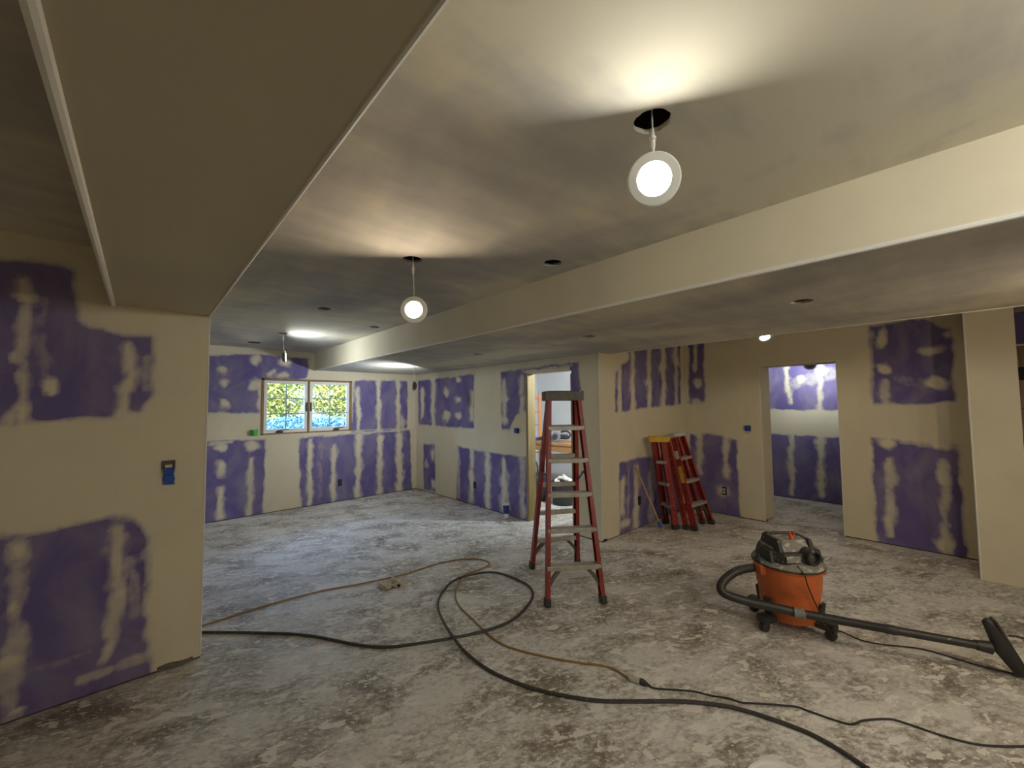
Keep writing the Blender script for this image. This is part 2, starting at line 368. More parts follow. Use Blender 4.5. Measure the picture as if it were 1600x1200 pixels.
# ------------------------------------------------------------------ walls with their purple board and mud bands
specL = dict(purple=[[(-300, 375), (-100, 396), (0, 401), (50, 406), (95, 412), (115, 422), (117, 455), (119, 492), (140, 510), (175, 520), (242, 526), (243, 617), (222, 643), (185, 645), (182, 655), (62, 662), (0, 665), (-300, 690)],
    [(-300, 890), (0, 836), (87, 827), (186, 806), (208, 810), (232, 840), (236, 897), (230, 940), (236, 1060), (0, 1150), (-300, 1260)]],
  strokes=[([(40, 440), (38, 560), (35, 675)], 24, .55), ([(198, 545), (205, 590), (188, 645)], 24, .75), ([(70, 470), (62, 530), (75, 580)], 30, .22), ([(230, 560), (228, 610)], 16, .3),
    ([(28, 850), (26, 960), (20, 1118)], 44, .42), ([(182, 825), (186, 923), (173, 1000), (160, 1031)], 24, .62), ([(126, 1061), (225, 1027)], 18, .4), ([(170, 860), (205, 880), (210, 960)], 34, .28), ([(60, 1040), (140, 1020)], 16, .22), ([(228, 860), (230, 1000)], 16, .35),
    ([(-120, 430), (-122, 670)], 30, .6), ([(-140, 880), (-150, 1180)], 40, .6)],
  blobs=[((80, 605), 14, 20, .95), ((12, 655), 14, 14, .7), ((40, 468), 18, 9, .8), ((28, 560), 10, 12, .7), ((30, 645), 12, 22, .85), ((28, 862), 14, 18, .7), ((20, 950), 12, 12, .7), ((18, 1033), 20, 9, .85), ((30, 1110), 28, 8, .75), ((182, 850), 10, 18, .7), ((186, 925), 12, 12, .75)])
wl = wall('wall_left_near', ('Y', Y1), [(XMIN, XW, 0, 2.46)], .12, specL); plate(wl, ('Y', Y1), XMIN, XW, .12)
# torn paper at the foot of the near wall
P0, P1 = on(245, 1052, 'Z', .01), on(302, 1034, 'Z', .01)
mb = MB(); pts = []
for i in range(13):
    t_ = i/12; x = P0[0]+(P1[0]-P0[0])*t_; pts.append((x, Y1-.004-.012*math.sin(t_*3.1), .006+.004*random.random()))
top = [(p[0], Y1-.001, .03+.006*math.sin(i*.5)) for i, p in enumerate(pts)]
mb.add(pts+top, [(i, i+1, 13+i+1, 13+i) for i in range(12)]).build('torn_paper_edge', M['boxgrey'], wl)
spec0 = dict(purple_uv=[[(3.6, .05), (4.7, .05), (4.7, .95), (3.6, .95)], [(5.0, .05), (6.5, .05), (6.5, .95), (5.0, .95)], [(3.7, 1.4), (6.4, 1.4), (6.4, 2.1), (3.7, 2.1)]], strokes_uv=[(u, .1, .9, .08, .9) for u in (4.0, 4.4, 5.4, 5.8, 6.2)]+[(u, 1.42, 2.08, .08, .9) for u in (4.0, 4.4, 4.8, 5.2, 5.6, 6.0)])
w0 = wall('wall_left_far', ('X', XW), [(Y1+.12, YU+.1, 0, ZC)], -.12, spec0, .03); plate(w0, ('X', XW), Y1+.12, Y2, -.12)

specB = dict(purple=[[(326, 554), (390, 553), (426, 555.5), (483, 560), (483, 578), (478, 593), (405, 593), (406, 645), (300, 646), (280, 553)],
    [(554, 595), (588, 594), (619, 593), (637, 596), (637, 675), (548, 677)],
    [(300, 690), (324, 689), (415, 685), (411, 803), (412, 815), (300, 840)], [(466, 685), (490, 680), (641, 671), (644, 780), (471, 806)]],
  strokes=[([(421, 585), (430, 579)], 7, .9), ([(559, 607), (560, 672)], 6, .9), ([(591, 592), (592, 673)], 6, .95), ([(622, 592), (623, 673)], 6, .95),
    ([(344, 765), (343, 808)], 11, .85), ([(392, 717), (390, 808)], 9, .85), ([(330, 694), (360, 692)], 6, .7),
    ([(485, 688), (484, 790)], 8, .95), ([(522, 697), (520, 782)], 8, .95), ([(560, 682), (559, 776)], 9, .95), ([(594, 684), (593, 772)], 8, .95), ([(624, 680), (624, 766)], 9, .95), ([(475, 682), (641, 671)], 4, .6), ([(500, 690), (500, 780)], 14, .2), ([(324, 688), (414, 684)], 4, .6)],
  blobs=[((348, 578), 7, 7, .9), ((350, 600), 6, 6, .95), ((352, 630), 9, 8, .95), ((398, 564), 8, 10, .75), ((398, 604), 9, 10, .9), ((446, 566), 12, 6, .9), ((444, 586), 9, 4, .9), ((405, 631), 4, 9, .8), ((346, 700), 10, 5, .8), ((346, 730), 10, 13, .9), ((395, 695), 10, 9, .85), ((628, 660), 5, 12, .6)])
WX0, WX1, WZ0, WZ1 = 1.305, 2.632, 1.143, 1.982
wbl = wall('wall_back', ('Y', Y2), [(XW, X1, 0, LEDGE)], .2, specB); plate(wbl, ('Y', Y2), XW, X1, .1)
wall('upper_wall_face', ('Y', YU), [(XW, WX0, LEDGE, ZC), (WX1, X1, LEDGE, ZC), (WX0, WX1, LEDGE, WZ0), (WX0, WX1, WZ1, ZC)], .15, specB, parent=wbl)
MB().bb((XW, Y2-.004, LEDGE-.004), (X1, YU+.02, LEDGE+.005)).build('ledge', M['cream'], wbl, bevel=.003)

spec1 = dict(purple=[[(653, 595), (675, 593), (741, 583), (741, 669), (679, 666), (654, 664)], [(661, 693), (680, 694), (680.5, 769), (662, 765)],
    [(715, 697), (757, 706), (826, 714), (826, 825), (712, 790)],
    [(782, 582), (819, 576), (904, 565), (907, 616), (890, 618), (890, 574), (815, 580), (826, 586), (826, 640), (819, 643), (807, 648), (796, 672), (783, 672)]],
  strokes=[([(660, 610), (660, 650)], 5, .9), ([(677, 592), (677, 668)], 6, .95), ([(737, 613), (737, 655)], 6, .8), ([(737, 704), (737, 727)], 6, .9), ([(737, 738), (737, 779)], 7, .9), ([(762, 711), (762, 792)], 8, .95), ([(787, 720), (788, 742)], 6, .9), ([(788, 744), (788, 790)], 11, .95), ([(816, 720), (816, 812)], 12, .45), ([(716, 705), (716, 775)], 6, .4), ([(787, 598), (788, 652)], 7, .75), ([(816, 590), (815, 612)], 7, .7), ([(816, 622), (815, 640)], 7, .8), ([(840, 580), (895, 571)], 4, .4)],
  blobs=[((697, 614), 5, 8, .95), ((716, 593), 4, 6, .9), ((716, 625), 5, 6, .9), ((697, 650), 5, 9, .95), ((716, 649), 5, 6, .95), ((676.5, 711), 4, 10, .85), ((676.5, 754), 4, 9, .9), ((666, 725), 4, 14, .4), ((788.5, 657), 6, 7, .95), ((787, 622), 7, 9, .85)])
w1 = wall('wall_right_far', ('X', X1), [(Y3+.006, D1B, 0, ZC), (D1A, YU, 0, ZC), (D1B, D1A, DZ1, ZC)], .12, spec1); plate(w1, ('X', X1), D1A, Y2, .1); plate(w1, ('X', X1), Y3, D1B, .1)
# rough timber lining of the far door opening
d1 = thing('door_1', (X1+.06, (D1A+D1B)/2, 0), kind='structure')
MB().bb((X1-.006, D1A-.038, 0), (X1+.135, D1A+.004, DZ1)).build('jamb_stud', M['stud'], d1, bevel=.002)
MB().bb((X1+.002, D1B, 0), (X1+.13, D1B+.02, DZ1-.04)).build('jamb_stud', M['stud'], d1, bevel=.002)

spec2 = dict(purple=[[(970, 572), (982, 562), (982, 547), (982, 500), (1063, 490), (1064, 633), (1022, 636), (971, 643)], [(961, 580), (968, 578), (967, 645), (961, 645)],
    [(967, 722.6), (997, 715), (1019, 713), (1068, 718), (1068, 812), (1033, 830), (968, 845)]],
  strokes=[([(968, 570), (968, 646)], 5, .95), ([(988, 540), (989, 640)], 6, .95), ([(1014, 520), (1015, 640)], 6, .9), ([(1036, 520), (1037, 640)], 7, .85), ([(1056, 520), (1057, 634)], 6, .7), ([(972.6, 752), (972, 800)], 8, .8), ([(995, 735), (993, 826)], 8, .75), ([(1019, 720), (1018, 815)], 14, .3), ([(982, 725), (981, 820)], 8, .25)],
  blobs=[((1015, 599), 6, 9, .95), ((1036, 575), 6, 16, .9), ((1057, 565), 6, 12, .8), ((977, 818), 8, 8, .8)])
w2 = wall('wall_alcove', ('Y', Y3), [(X1+.012, X2, 0, ZC)], .12, spec2); plate(w2, ('Y', Y3), X1+.03, X2, .1)
spec3 = dict(purple=[[(1075, 480), (1100, 476), (1101, 628), (1076, 630.5)], [(1079, 677), (1121, 679), (1151, 687), (1158, 815), (1072, 800)],
    [(1356, 509), (1446, 498), (1465, 509), (1488, 515), (1493, 628), (1416, 632), (1361, 631)], [(1361, 684), (1499, 693), (1511, 860), (1513, 890), (1371, 855)]],
  strokes=[([(1086, 520), (1086, 577)], 7, .75), ([(1093, 679), (1093, 735)], 10, .7), ([(1135, 684), (1135, 744)], 12, .65), ([(1383, 597), (1384, 632)], 18, .5), ([(1390, 720), (1391, 838)], 17, .62), ([(1477, 720), (1479, 862)], 17, .68), ([(1362, 640), (1362, 520)], 10, .3), ([(1405, 690), (1500, 697)], 12, .4), ([(1400, 590), (1440, 600)], 20, .2), ([(1505, 700), (1508, 850)], 10, .25)],
  blobs=[((1089, 599), 6, 9, .9), ((1089, 627), 8, 5, .7), ((1130, 766), 12, 10, .7), ((1379, 530), 9, 14, .9), ((1384, 577), 15, 9, .92), ((1457, 550), 17, 8, .85), ((1460, 597), 19, 9, .9), ((1386, 694), 16, 11, .9), ((1472, 694), 18, 8, .9), ((1476, 745), 11, 24, .85), ((1478, 850), 14, 12, .85), ((1480, 522), 8, 6, .7)])
w3 = wall('wall_right_near', ('X', X2), [(YP, D2B, 0, ZC), (D2A, Y3, 0, ZC), (D2B, D2A, DZ2, ZC)], .40, spec3); plate(w3, ('X', X2), D2A, Y3, .1); plate(w3, ('X', X2), YP, D2B, .1)
w4 = MB().bb((XP, YPE, .0), (X2+.4, YP, ZC)).build('wall_pillar', M['cream'], bevel=.004); w4['kind'] = 'structure'
# hall behind the near doorway
spec5 = dict(purple=[[(1150, 480), (1340, 480), (1340, 641), (1150, 640)], [(1150, 674), (1317, 683), (1350, 684), (1350, 800), (1150, 775)]],
  strokes=[([(1229, 560), (1229, 610)], 7, .9), ([(1232, 605), (1236, 628)], 7, .8), ([(1281, 540), (1281, 640)], 10, .75), ([(1237, 681), (1237, 772)], 9, .75), ([(1283, 681), (1283, 775)], 12, .75), ([(1240, 600), (1300, 585)], 26, .3), ([(1206, 645), (1320, 645)], 4, .5)],
  blobs=[((1250, 595), 8, 9, .8), ((1282, 580), 12, 9, .85), ((1237, 730), 7, 14, .85), ((1283, 690), 9, 8, .9)])
w5 = wall('wall_hall', ('X', XH), [(-.6, Y3+.12, 0, ZC)], .12, spec5, .02); plate(w5, ('X', XH), -.6, Y3+.12, .1)
for nm, a, b in (('wall_hall_end', (X2+.4, Y3, 0), (XH+.12, Y3+.12, ZC)), ('wall_hall_side', (X2+.4, -.72, 0), (XH+.12, -.6, ZC))):
    o = MB().bb(a, b).build(nm, M['cream']); o['kind'] = 'structure'
# room behind the far doorway
RX, RY = 6.36, 7.5
for nm, a, b in (('wall_workroom_right', (RX, Y3+.12, 0), (RX+.12, RY, ZC)), ('wall_workroom_back', (X1+.12, 6.1, 0), (RX, 6.22, ZC))):
    o = MB().bb(a, b).build(nm, M['white_wall']); o['kind'] = 'structure'
# the part of the basement behind the photographer
for nm, a, b in (('wall_rear', (XMIN-.12, YMIN-.12, 0), (9, YMIN, 2.46)), ('wall_side', (XMIN-.12, YMIN, 0), (XMIN, Y1+.12, 2.46)), ('wall_stair_side', (XP, YMIN, 0), (XP+.12, -1.55, ZC)), ('wall_stair_end', (7.6, YMIN, 0), (7.72, -.72, ZC))):
    o = MB().bb(a, b).build(nm, M['cream']); o['kind'] = 'structure'

# ------------------------------------------------------------------ ceilings with their round light openings
def ceiling(name, outer, z, holes, thick=.016, r=.054, mat=None):
    bm = bmesh.new(); zs = (z, z+thick); loops = []
    def loop(pts):
        vs = [bm.verts.new((p[0], p[1], z)) for p in pts]; es = [bm.edges.new((vs[i], vs[(i+1) % len(vs)])) for i in range(len(vs))]; return es
    E = loop(outer)
    for (hx, hy, hr) in holes: E += loop([(hx+hr*math.cos(2*math.pi*k/28)*(1+.03*math.sin(k*2.3)), hy+hr*math.sin(2*math.pi*k/28)*(1+.03*math.cos(k*1.7))) for k in range(28)])
    bmesh.ops.triangle_fill(bm, use_beauty=True, use_dissolve=False, edges=E)
    g = bmesh.ops.extrude_face_region(bm, geom=list(bm.faces))
    bmesh.ops.translate(bm, verts=[e for e in g['geom'] if isinstance(e, bmesh.types.BMVert)], vec=(0, 0, thick))
    bmesh.ops.recalc_face_normals(bm, faces=bm.faces)
    me = bpy.data.meshes.new(name); bm.to_mesh(me); bm.free(); me.materials.append(mat or M['ceiling'])
    o = bpy.data.objects.new(name, me); COL.objects.link(o); o['kind'] = 'structure'
    for (hx, hy, hr) in holes:
        mb = MB().lathe((hx, hy, z+thick-.002), [(hr+.02, 0), (hr+.02, .16), (0.0001, .16)], 20)
        mb.f = [f for f in mb.f if len(f) != 20]
        c = mb.build('light_opening', M['dark'], o)  # attic darkness above the hole is put into the liner colour
    return o
HR = .056
HOLES = dict(l1=(1.139, .584), l2=(1.164, 2.13), a=(1.842, 1.62), b=(1.176, 3.731), c=(1.866, 4.253), l3=(1.20, 5.30), r1=(1.14, -.97), r2=(1.14, -2.5))
c1 = ceiling('ceiling', [(XW, YMIN), (XB, YMIN), (XB, YU), (XW, YU)], ZC, [(x, y, HR) for x, y in HOLES.values()])
LOW = [(2.825, .558), (2.839, 2.092), (2.841, 3.657), (2.87, 5.20), (2.83, -1.0), (2.83, -2.55)]
c2 = ceiling('ceiling_dropped', [(XB+.008, YMIN), (XE-.008, YMIN), (XE-.008, Y3), (X1, Y3), (X1, YU), (XB+.008, YU)], ZB, [(x, y, HR) for x, y in LOW])
c3 = ceiling('ceiling_left', [(XMIN, YMIN), (XS0, YMIN), (XS0, Y1), (XMIN, Y1)], 2.46, [(-1.7, .2, HR), (-1.7, -1.9, HR)])
LP5 = (5.35, 1.43)
c4 = ceiling('ceiling_alcove', [(XE, YMIN), (9, YMIN), (9, Y3), (XE, Y3)], ZC, [(LP5[0], LP5[1], HR), (7.05, 1.32, HR)])
c5 = ceiling('ceiling_workroom', [(X1+.0, Y3+.12), (RX+.12, Y3+.12), (RX+.12, 6.22), (X1+.0, 6.22)], ZC, [(4.55, 3.03, HR)])
# soffit over the camera, beam face, dropped edge
o = MB().bb((XS0, YMIN, ZS), (XW, Y1, 2.47)).build('ceiling_soffit', M['soffit'], bevel=.004); o['kind'] = 'structure'
o = MB().bb((XB, YMIN, ZB+.001), (XB+.016, YU, ZC+.015)).build('wall_beam_face', M['cream']); o['kind'] = 'structure'
o = MB().bb((XE-.016, YMIN, ZB+.001), (XE, Y3, ZC+.015)).build('wall_dropped_edge', M['cream']); o['kind'] = 'structure'
# metal corner beads along the edges
def bead(i, a, b, r=.006, n=8):
    o = MB().tube([a, b], r, n).build('trim_%d' % i, M['bead'], smooth=True); o['kind'] = 'structure'
bead(1, (XW, YMIN, ZS), (XW, Y1, ZS), .007); bead(2, (XS0, YMIN, ZS), (XS0, Y1-.001, ZS), .012); bead(3, (XB, YMIN, ZB), (XB, YU, ZB), .010)
bead(4, (XW, Y1, .02), (XW, Y1, ZS), .005); bead(5, (X1, Y3, .02), (X1, Y3, ZB), .005); bead(6, (XE, YMIN, ZB), (XE, Y3, ZB), .004)
bead(7, (XP, YP, .0), (XP, YP, ZC), .006); bead(8, (X2, D2A, .0), (X2, D2A, DZ2), .004); bead(9, (X2, D2B, .0), (X2, D2B, DZ2), .004); bead(10, (X2, D2B, DZ2), (X2, D2A, DZ2), .004)
# square register opening in the ceiling near the window
o = thing('ceiling_box', (1.089, 6.278, ZC), 'small square black electrical box set in the ceiling near the window', 'electrical box')
MB().bb((1.02, 6.225, ZC-.004), (1.16, 6.33, ZC)).build('box_rim', M['crank'], o)
MB().bb((1.035, 6.24, ZC-.006), (1.145, 6.315, ZC-.003)).build('box_plate', M['dark'], o)

# ------------------------------------------------------------------ window
w = thing('window_1', ((WX0+WX1)/2, YU, WZ0), kind='structure')
D = .15; JT = .03
for a, b in (((WX0, YU-.012, WZ0), (WX0+JT, YU+D, WZ1)), ((WX1-JT, YU-.012, WZ0), (WX1, YU+D, WZ1)), ((WX0, YU-.012, WZ1-JT), (WX1, YU+D, WZ1)), ((WX0, YU-.012, WZ0), (WX1, YU+D, WZ0+.016))):
    MB().bb(a, b).build('window_frame', M['jamb'], w, bevel=.002)
xm = (WX0+WX1)/2-.01
MB().bb((xm-.012, YU+.0, WZ0+.016), (xm+.012, YU+D, WZ1-JT)).build('mullion', M['jamb'], w, bevel=.002)
for (a, b) in ((WX0+JT, xm-.012), (xm+.012, WX1-JT)):
    y0, y1 = YU+.02, YU+.07; z0, z1 = WZ0+.016, WZ1-JT; t_ = .045
    s = MB().bb((a, y0, z0), (a+t_, y1, z1)).bb((b-t_, y0, z0), (b, y1, z1)).bb((a+t_, y0, z0), (b-t_, y1, z0+t_+.015)).bb((a+t_, y0, z1-t_), (b-t_, y1, z1)).build('sash', M['sash'], w, bevel=.003)
    MB().bb((a+t_, y0+.02, z0+t_), (b-t_, y0+.024, z1-t_)).build('pane', M['glass'], s)
    mx_ = (a+b)/2
    MB().bb((mx_-.007, y0+.014, z0+t_), (mx_+.007, y0+.032, z1-t_)).build('muntin', M['muntin'], s)
    for k in (1, 2):
        zz = z0+t_+.015+(z1-z0-2*t_-.015)*k/3
        MB().bb((a+t_, y0+.014, zz-.007), (b-t_, y0+.032, zz+.007)).build('muntin', M['muntin'], s)
    cx = a+(b-a)*(.35 if a < xm-.2 else .65)
    MB().bb((cx-.045, YU-.01, z0+.0), (cx+.045, y0, z0+.028)).tube(spline([(cx-.03, YU-.005, z0+.03), (cx+.02, YU-.03, z0+.045), (cx+.12, YU-.03, z0+.052)], 4), .007, 6).build('crank_handle', M['crank'], w, bevel=.004)
    lx = b-.02 if a < xm-.2 else a+.02
    MB().bb((lx-.008, y0-.025, 1.48), (lx+.008, y0, 1.62)).build('sash_lock', M['crank'], w, bevel=.003)

# ------------------------------------------------------------------ outside the window
o = MB().add([(-6, 7.3, .6), (12, 7.3, .6), (12, 9.0, 1.0), (-6, 9.0, 1.0), (-6, 14, 3.4), (12, 14, 3.4), (-6, 7.3, .2), (12, 7.3, .2), (12, 14, .2), (-6, 14, .2)], [(0, 1, 2, 3), (3, 2, 5, 4), (6, 9, 8, 7), (0, 6, 7, 1), (4, 5, 8, 9), (1, 7, 8, 5, 2), (0, 3, 4, 9, 6)]).build('ground_bank', M['soil']); o['kind'] = 'structure'
def bush(name, label, c, rad, n, size, mat, stems=7):
    t_ = thing(name, c, label, 'shrub', kind=None)
    mb = MB()
    for i in range(n):
        d = np.random.normal(size=3); d /= np.linalg.norm(d); rr = np.random.rand()**.33
        p = V(c)+V((0, 0, rad[2]))+d*rr*V(rad); p[2] = max(p[2], c[2]+.02)
        a = unit(np.random.normal(size=3)); b = unit(np.cross(a, np.random.normal(size=3))); nn = np.cross(a, b)
        s = size*(.6+.8*np.random.rand())
        mb.add([p-a*s, p-b*s*.4+nn*s*.1, p+a*s, p+b*s*.4+nn*s*.1], [(0, 1, 2), (0, 2, 3)])
    f = mb.build('foliage', mat, t_); f['kind'] = 'stuff'
    for i in range(stems):
        q = V(c)+V((rad[0]*.8*(random.random()*2-1), rad[1]*.5*(random.random()*2-1), rad[2]*(.7+random.random()*.9)))
        MB().tube(spline([V(c)+V((q[0]-c[0], 0, 0))*.5, (V(c)+q)/2+V((.05, .03, .05)), q], 4), [.014-.01*k/8 for k in range(9)], 5).build('stem', M['bark'], t_)
bush('leafy_shrub', 'tall yellow-green leafy bush outside the window behind its left sash', (1.72, 9.9, .8), (1.02, .7, 1.1), 6500, .05, M['leaf_y'])
bush('leafy_shrub', 'tall yellow-green leafy bush outside the window behind its right sash', (3.86, 9.9, .8), (1.02, .7, 1.1), 6500, .05, M['leaf_y'])
bush('leafy_shrub', 'tall pale leafy bush higher up the bank between the other two', (2.9, 11.6, 1.5), (1.7, .8, 1.0), 6000, .055, M['leaf_y'])
bush('ground_shrub', 'low shrub with blue shade put into its leaf colour, outside the window in front of the taller bushes', (2.3, 8.6, .86), (1.6, .5, .25), 5000, .04, M['leaf_shade'])

# ------------------------------------------------------------------ hanging disc lights
def disc_light(c, n, hole, label, col, power=1.0, group=None, zceil=ZC, cordx=None):
    t_ = thing('disc_light', (c[0], c[1], c[2]), label, 'lamp', group or 'hanging disc lights'); ax = frame_from(n); c = V(c); R, RI = .079, .049
    MB().lathe(c, [(RI, .004), (RI+.002, .006), (R-.004, .005), (R, .001), (R, -.004), (R-.006, -.006), (RI+.006, -.007), (RI+.002, -.022), (RI-.004, -.026), (.0001, -.026)], 40, ax).build('trim_ring', M['ring'], t_, smooth=True)
    b = MB().lathe(c, [(RI+.0085, -.0072), (RI+.0055, -.0235), (RI, -.0285), (.0001, -.0285)], 32, ax); b.f = [f for f in b.f if len(f) != 32]
    b.build('heat_sink', M['lampback'], t_, smooth=True)
    dm = MB().lathe(c, [(RI, .0045), (.0001, .0045)], 40, ax); dm.f = [f for f in dm.f if len(f) != 40]
    dm.build('diffuser', emis('lamp_glow', col, LAMP*power), t_)
    top = V((hole[0], hole[1], zceil+.172)); up = c+ax[1]*(R-.01)-ax[2]*.012
    mid = V((top[0]*.5+up[0]*.5, top[1]*.5+up[1]*.5, max(up[2]+.04, zceil-.06)))
    MB().tube(spline([c-ax[2]*.024, c+ax[1]*.045-ax[2]*.02, up+V((0, 0, .004)), mid, top], 6), .0028, 6).build('cord', M['whiteplastic'], t_, smooth=True)
    MB().lathe(mid, [(.0035, -.035), (.007, -.02), (.007, -.002), (.010, 0), (.010, .008), (.006, .012), (.004, .035)], 12).build('connector', M['whiteplastic'], t_, smooth=True)
    return t_
COOL, NEUT, WARM = (.88, .96, 1, 1), (1, .98, .90, 1), (1, .80, .55, 1)
disc_light((1.14, .584, 2.237), (-.82, -.54, -.27), HOLES['l1'], 'large lit disc light dangling below its ceiling hole close over the vacuum side', NEUT, .6)
disc_light((1.172, 2.122, 2.117), (-.632, -.775, -.02), HOLES['l2'], 'lit disc light with warm glow hanging by a white cord from the high ceiling', WARM, .95)
disc_light((1.232, 5.275, 2.137), (.957, -.28, .04), HOLES['l3'], 'disc light seen edge-on hanging in front of the window wall', COOL, 1.5)
disc_light((2.87, 5.2, 1.834), (-.635, .772, .05), LOW[3], 'disc light turned away showing its grey back near the far corner', COOL, 3.4, zceil=ZB)
disc_light((5.33, 1.425, 2.305), (-.45, -.25, -.85), LP5, 'bright disc light under the alcove ceiling above the right doorway', WARM, .8)
c4h = (7.05, 1.32)
disc_light((7.05, 1.335, 2.085), (.93, .2, .1), c4h, 'disc light turned to the purple hall wall behind the right doorway', COOL, 2.6)

# ------------------------------------------------------------------ step ladders
def channel(mb, a, b, out, side, web=.072, fl=.03, t=.005):
    """fibreglass rail a-b: web faces 'out', flanges point inwards; 'side' is along the web"""
    a, b = V(a), V(b); d = unit(b-a); s = unit(V(side)-d*(V(side)@d)); o_ = np.cross(d, s)
    if o_@V(out) < 0: o_ = -o_
    mb.bar(a, b, web, t, s)
    for k in (-1, 1): mb.bar(a-o_*fl/2+s*k*(web/2-t/2), b-o_*fl/2+s*k*(web/2-t/2), t, fl, s)
def lerp(a, b, t): return V(a)+(V(b)-V(a))*t
def step_ladder(label, F, R, cap, capsize, nsteps, red, capmat, base, group, rear_steps=True, stickers=(), treadw=.078):
    """F,R: (bottom_left,bottom_right,top_left,top_right) rail centre lines of the front and rear frames"""
    t_ = thing('step_ladder', base, label, 'ladder', group or 'red step ladders')
    for fr, nm in ((F, 'front_rail'), (R, 'rear_rail')):
        bl, br, tl, tr = map(V, fr); w_ = unit(br-bl); d = unit((tl+tr)/2-(bl+br)/2); dep = unit(np.cross(w_, d))
        for a, b, s in ((bl, tl, -1), (br, tr, 1)):
            mb = MB(); a2 = a+unit(b-a)*.035; channel(mb, a2, b, w_*s, dep, .072 if nm[0] == 'f' else .06); rl = mb.build(nm, red, t_)
            MB().box(a+unit(b-a)*.03-w_*s*.012, (.045, .085 if nm[0] == 'f' else .07, .06), (w_, dep, unit(b-a))).build('foot', M['foot'], t_, bevel=.006)
            if nm[0] == 'f' and s == -1:
                for (p0, p1, mt) in stickers:
                    q0, q1 = lerp(a, b, p0), lerp(a, b, p1); MB().bar(q0-w_*.0045, q1-w_*.0045, .05, .004, dep).build('sticker', mt, rl)
        H = (tl[2]+tr[2])/2
        for k in range(1, nsteps+1):
            u = k/(nsteps+.95); a, b = lerp(bl, tl, u), lerp(br, tr, u)
            if nm[0] == 'f':
                hd = V((dep[0], dep[1], 0)); hd = unit(hd)
                MB().bar(a+w_*.003, b-w_*.003, treadw, .036, hd).build('tread', M['alu'], t_, bevel=.003)
            elif rear_steps:
                hd = unit(V((dep[0], dep[1], 0))); MB().bar(a, b, .05, .034, hd).build('rear_bar', M['alu'], t_, bevel=.003)
            if k == 1:
                for a_, b_, s in ((bl, lerp(a, b, .28), 1), (br, lerp(a, b, .72), -1)):
                    st = lerp(a_, lerp(bl, tl, u) if s == 1 else lerp(br, tr, u), .45)+w_*s*.01
                    mid = (st+b_)/2+V((0, 0, -.01))+w_*s*-.015
                    MB().bar(st, mid, .03, .028, dep).bar(mid, b_, .03, .028, dep).build('brace', M['cap_grey'], t_, bevel=.002)
    bl, br, tl, tr = map(V, F); w_ = unit(tr-tl); dp = unit(np.cross(V((0, 0, 1)), w_))
    if cap is not None:
        ax = cap[1]; c = V(cap[0]); sx, sy, sz = capsize
        cp = MB().box(c, (sx, sy, sz), ax).build('top_cap', capmat, t_, bevel=.008)
        MB().box(c+V(ax[2])*(sz/2), (sx*.75, sy*.5, .006), ax).build('tool_tray', M['foot'] if capmat != M['cap_yellow'] else capmat, cp, bevel=.002)
    return t_
# the tall one standing open
A_bl, A_br, A_rl, A_rr = V((2.324, 2.166, 0)), V((2.699, 1.889, 0)), V((2.754, 2.757, 0)), V((3.177, 2.518, 0))
wd = unit(A_br-A_bl); ed = V((-wd[1], wd[0], 0)); tc_ = V((2.755, 2.33, 1.60))
ladA = step_ladder('tall red step ladder standing open on the concrete in front of the doorway', (A_bl, A_br, tc_-wd*.145-ed*.045, tc_+wd*.145-ed*.045), (A_rl, A_rr, tc_-wd*.13+ed*.05, tc_+wd*.14+ed*.05),
    (tc_+V((0, 0, .022)), (wd, ed, V((0, 0, 1)))), (.345, .17, .085), 5, M['red'], M['cap_grey'], (2.74, 2.33, 0), None)
for s, fa, ra in ((-1, (A_bl, tc_-wd*.145-ed*.045), (A_rl, tc_-wd*.13+ed*.05)), (1, (A_br, tc_+wd*.145-ed*.045), (A_rr, tc_+wd*.14+ed*.05))):
    p, q = lerp(*fa, .60), lerp(*ra, .52); m_ = (p+q)/2+V((0, 0, .05))
    MB().bar(p, m_, .02, .005, (0, 0, 1)).bar(m_, q, .02, .005, (0, 0, 1)).build('spreader', M['cap_grey'], ladA)
# two folded ones leaning in the alcove corner
def pxz(x, y, z): return on(x, y, 'Z', z)
Cbl, Cbr = V((4.96, 2.16, 0)), V((5.40, 2.12, 0)); Ctl, Ctr = V((5.075, 2.44, 1.10)), V((5.30, 2.42, 1.11))
bk = V((-.03, .095, 0))
step_ladder('folded red step ladder with pale grey top leaning in the alcove corner', (Cbl, Cbr, Ctl, Ctr), (Cbl+bk*.9, Cbr+bk*.9+V((-.03, 0, 0)), Ctl+bk*.8, Ctr+bk*.8),
    ((Ctl+Ctr)/2+bk*.4+V((0, 0, .02)), (unit(Ctr-Ctl), unit(np.cross(unit(Ctl-Cbl), unit(Ctr-Ctl))), unit(Ctl-Cbl))), (.27, .16, .05), 3, M['red_dark'], M['cap_white'], (5.18, 2.2, 0), None, False, ((.5, .68, M['sticker_y']), (.76, .85, M['sticker'])))
Bbl, Bbr = V((5.02, 2.55, 0)), V((4.86, 2.33, 0)); Btl, Btr = pxz(1022, 690, 1.07), pxz(1037, 690, 1.07)
Btl[1] = min(Btl[1], 2.62)
bk = V((.035, .03, 0))
step_ladder('folded red step ladder with yellow top leaning beside the wooden pole', (Bbl, Bbr, Btl, Btr), (Bbl+bk, Bbr+bk, Btl+bk, Btr+bk),
    ((Btl+Btr)/2+V((0, 0, .03)), (unit(Btr-Btl), unit(np.cross(V((0, 0, 1)), unit(Btr-Btl))), V((0, 0, 1)))), (.25, .10, .07), 3, M['red'], M['cap_yellow'], (4.95, 2.44, 0), None, False, ((.62, .76, M['sticker']),))
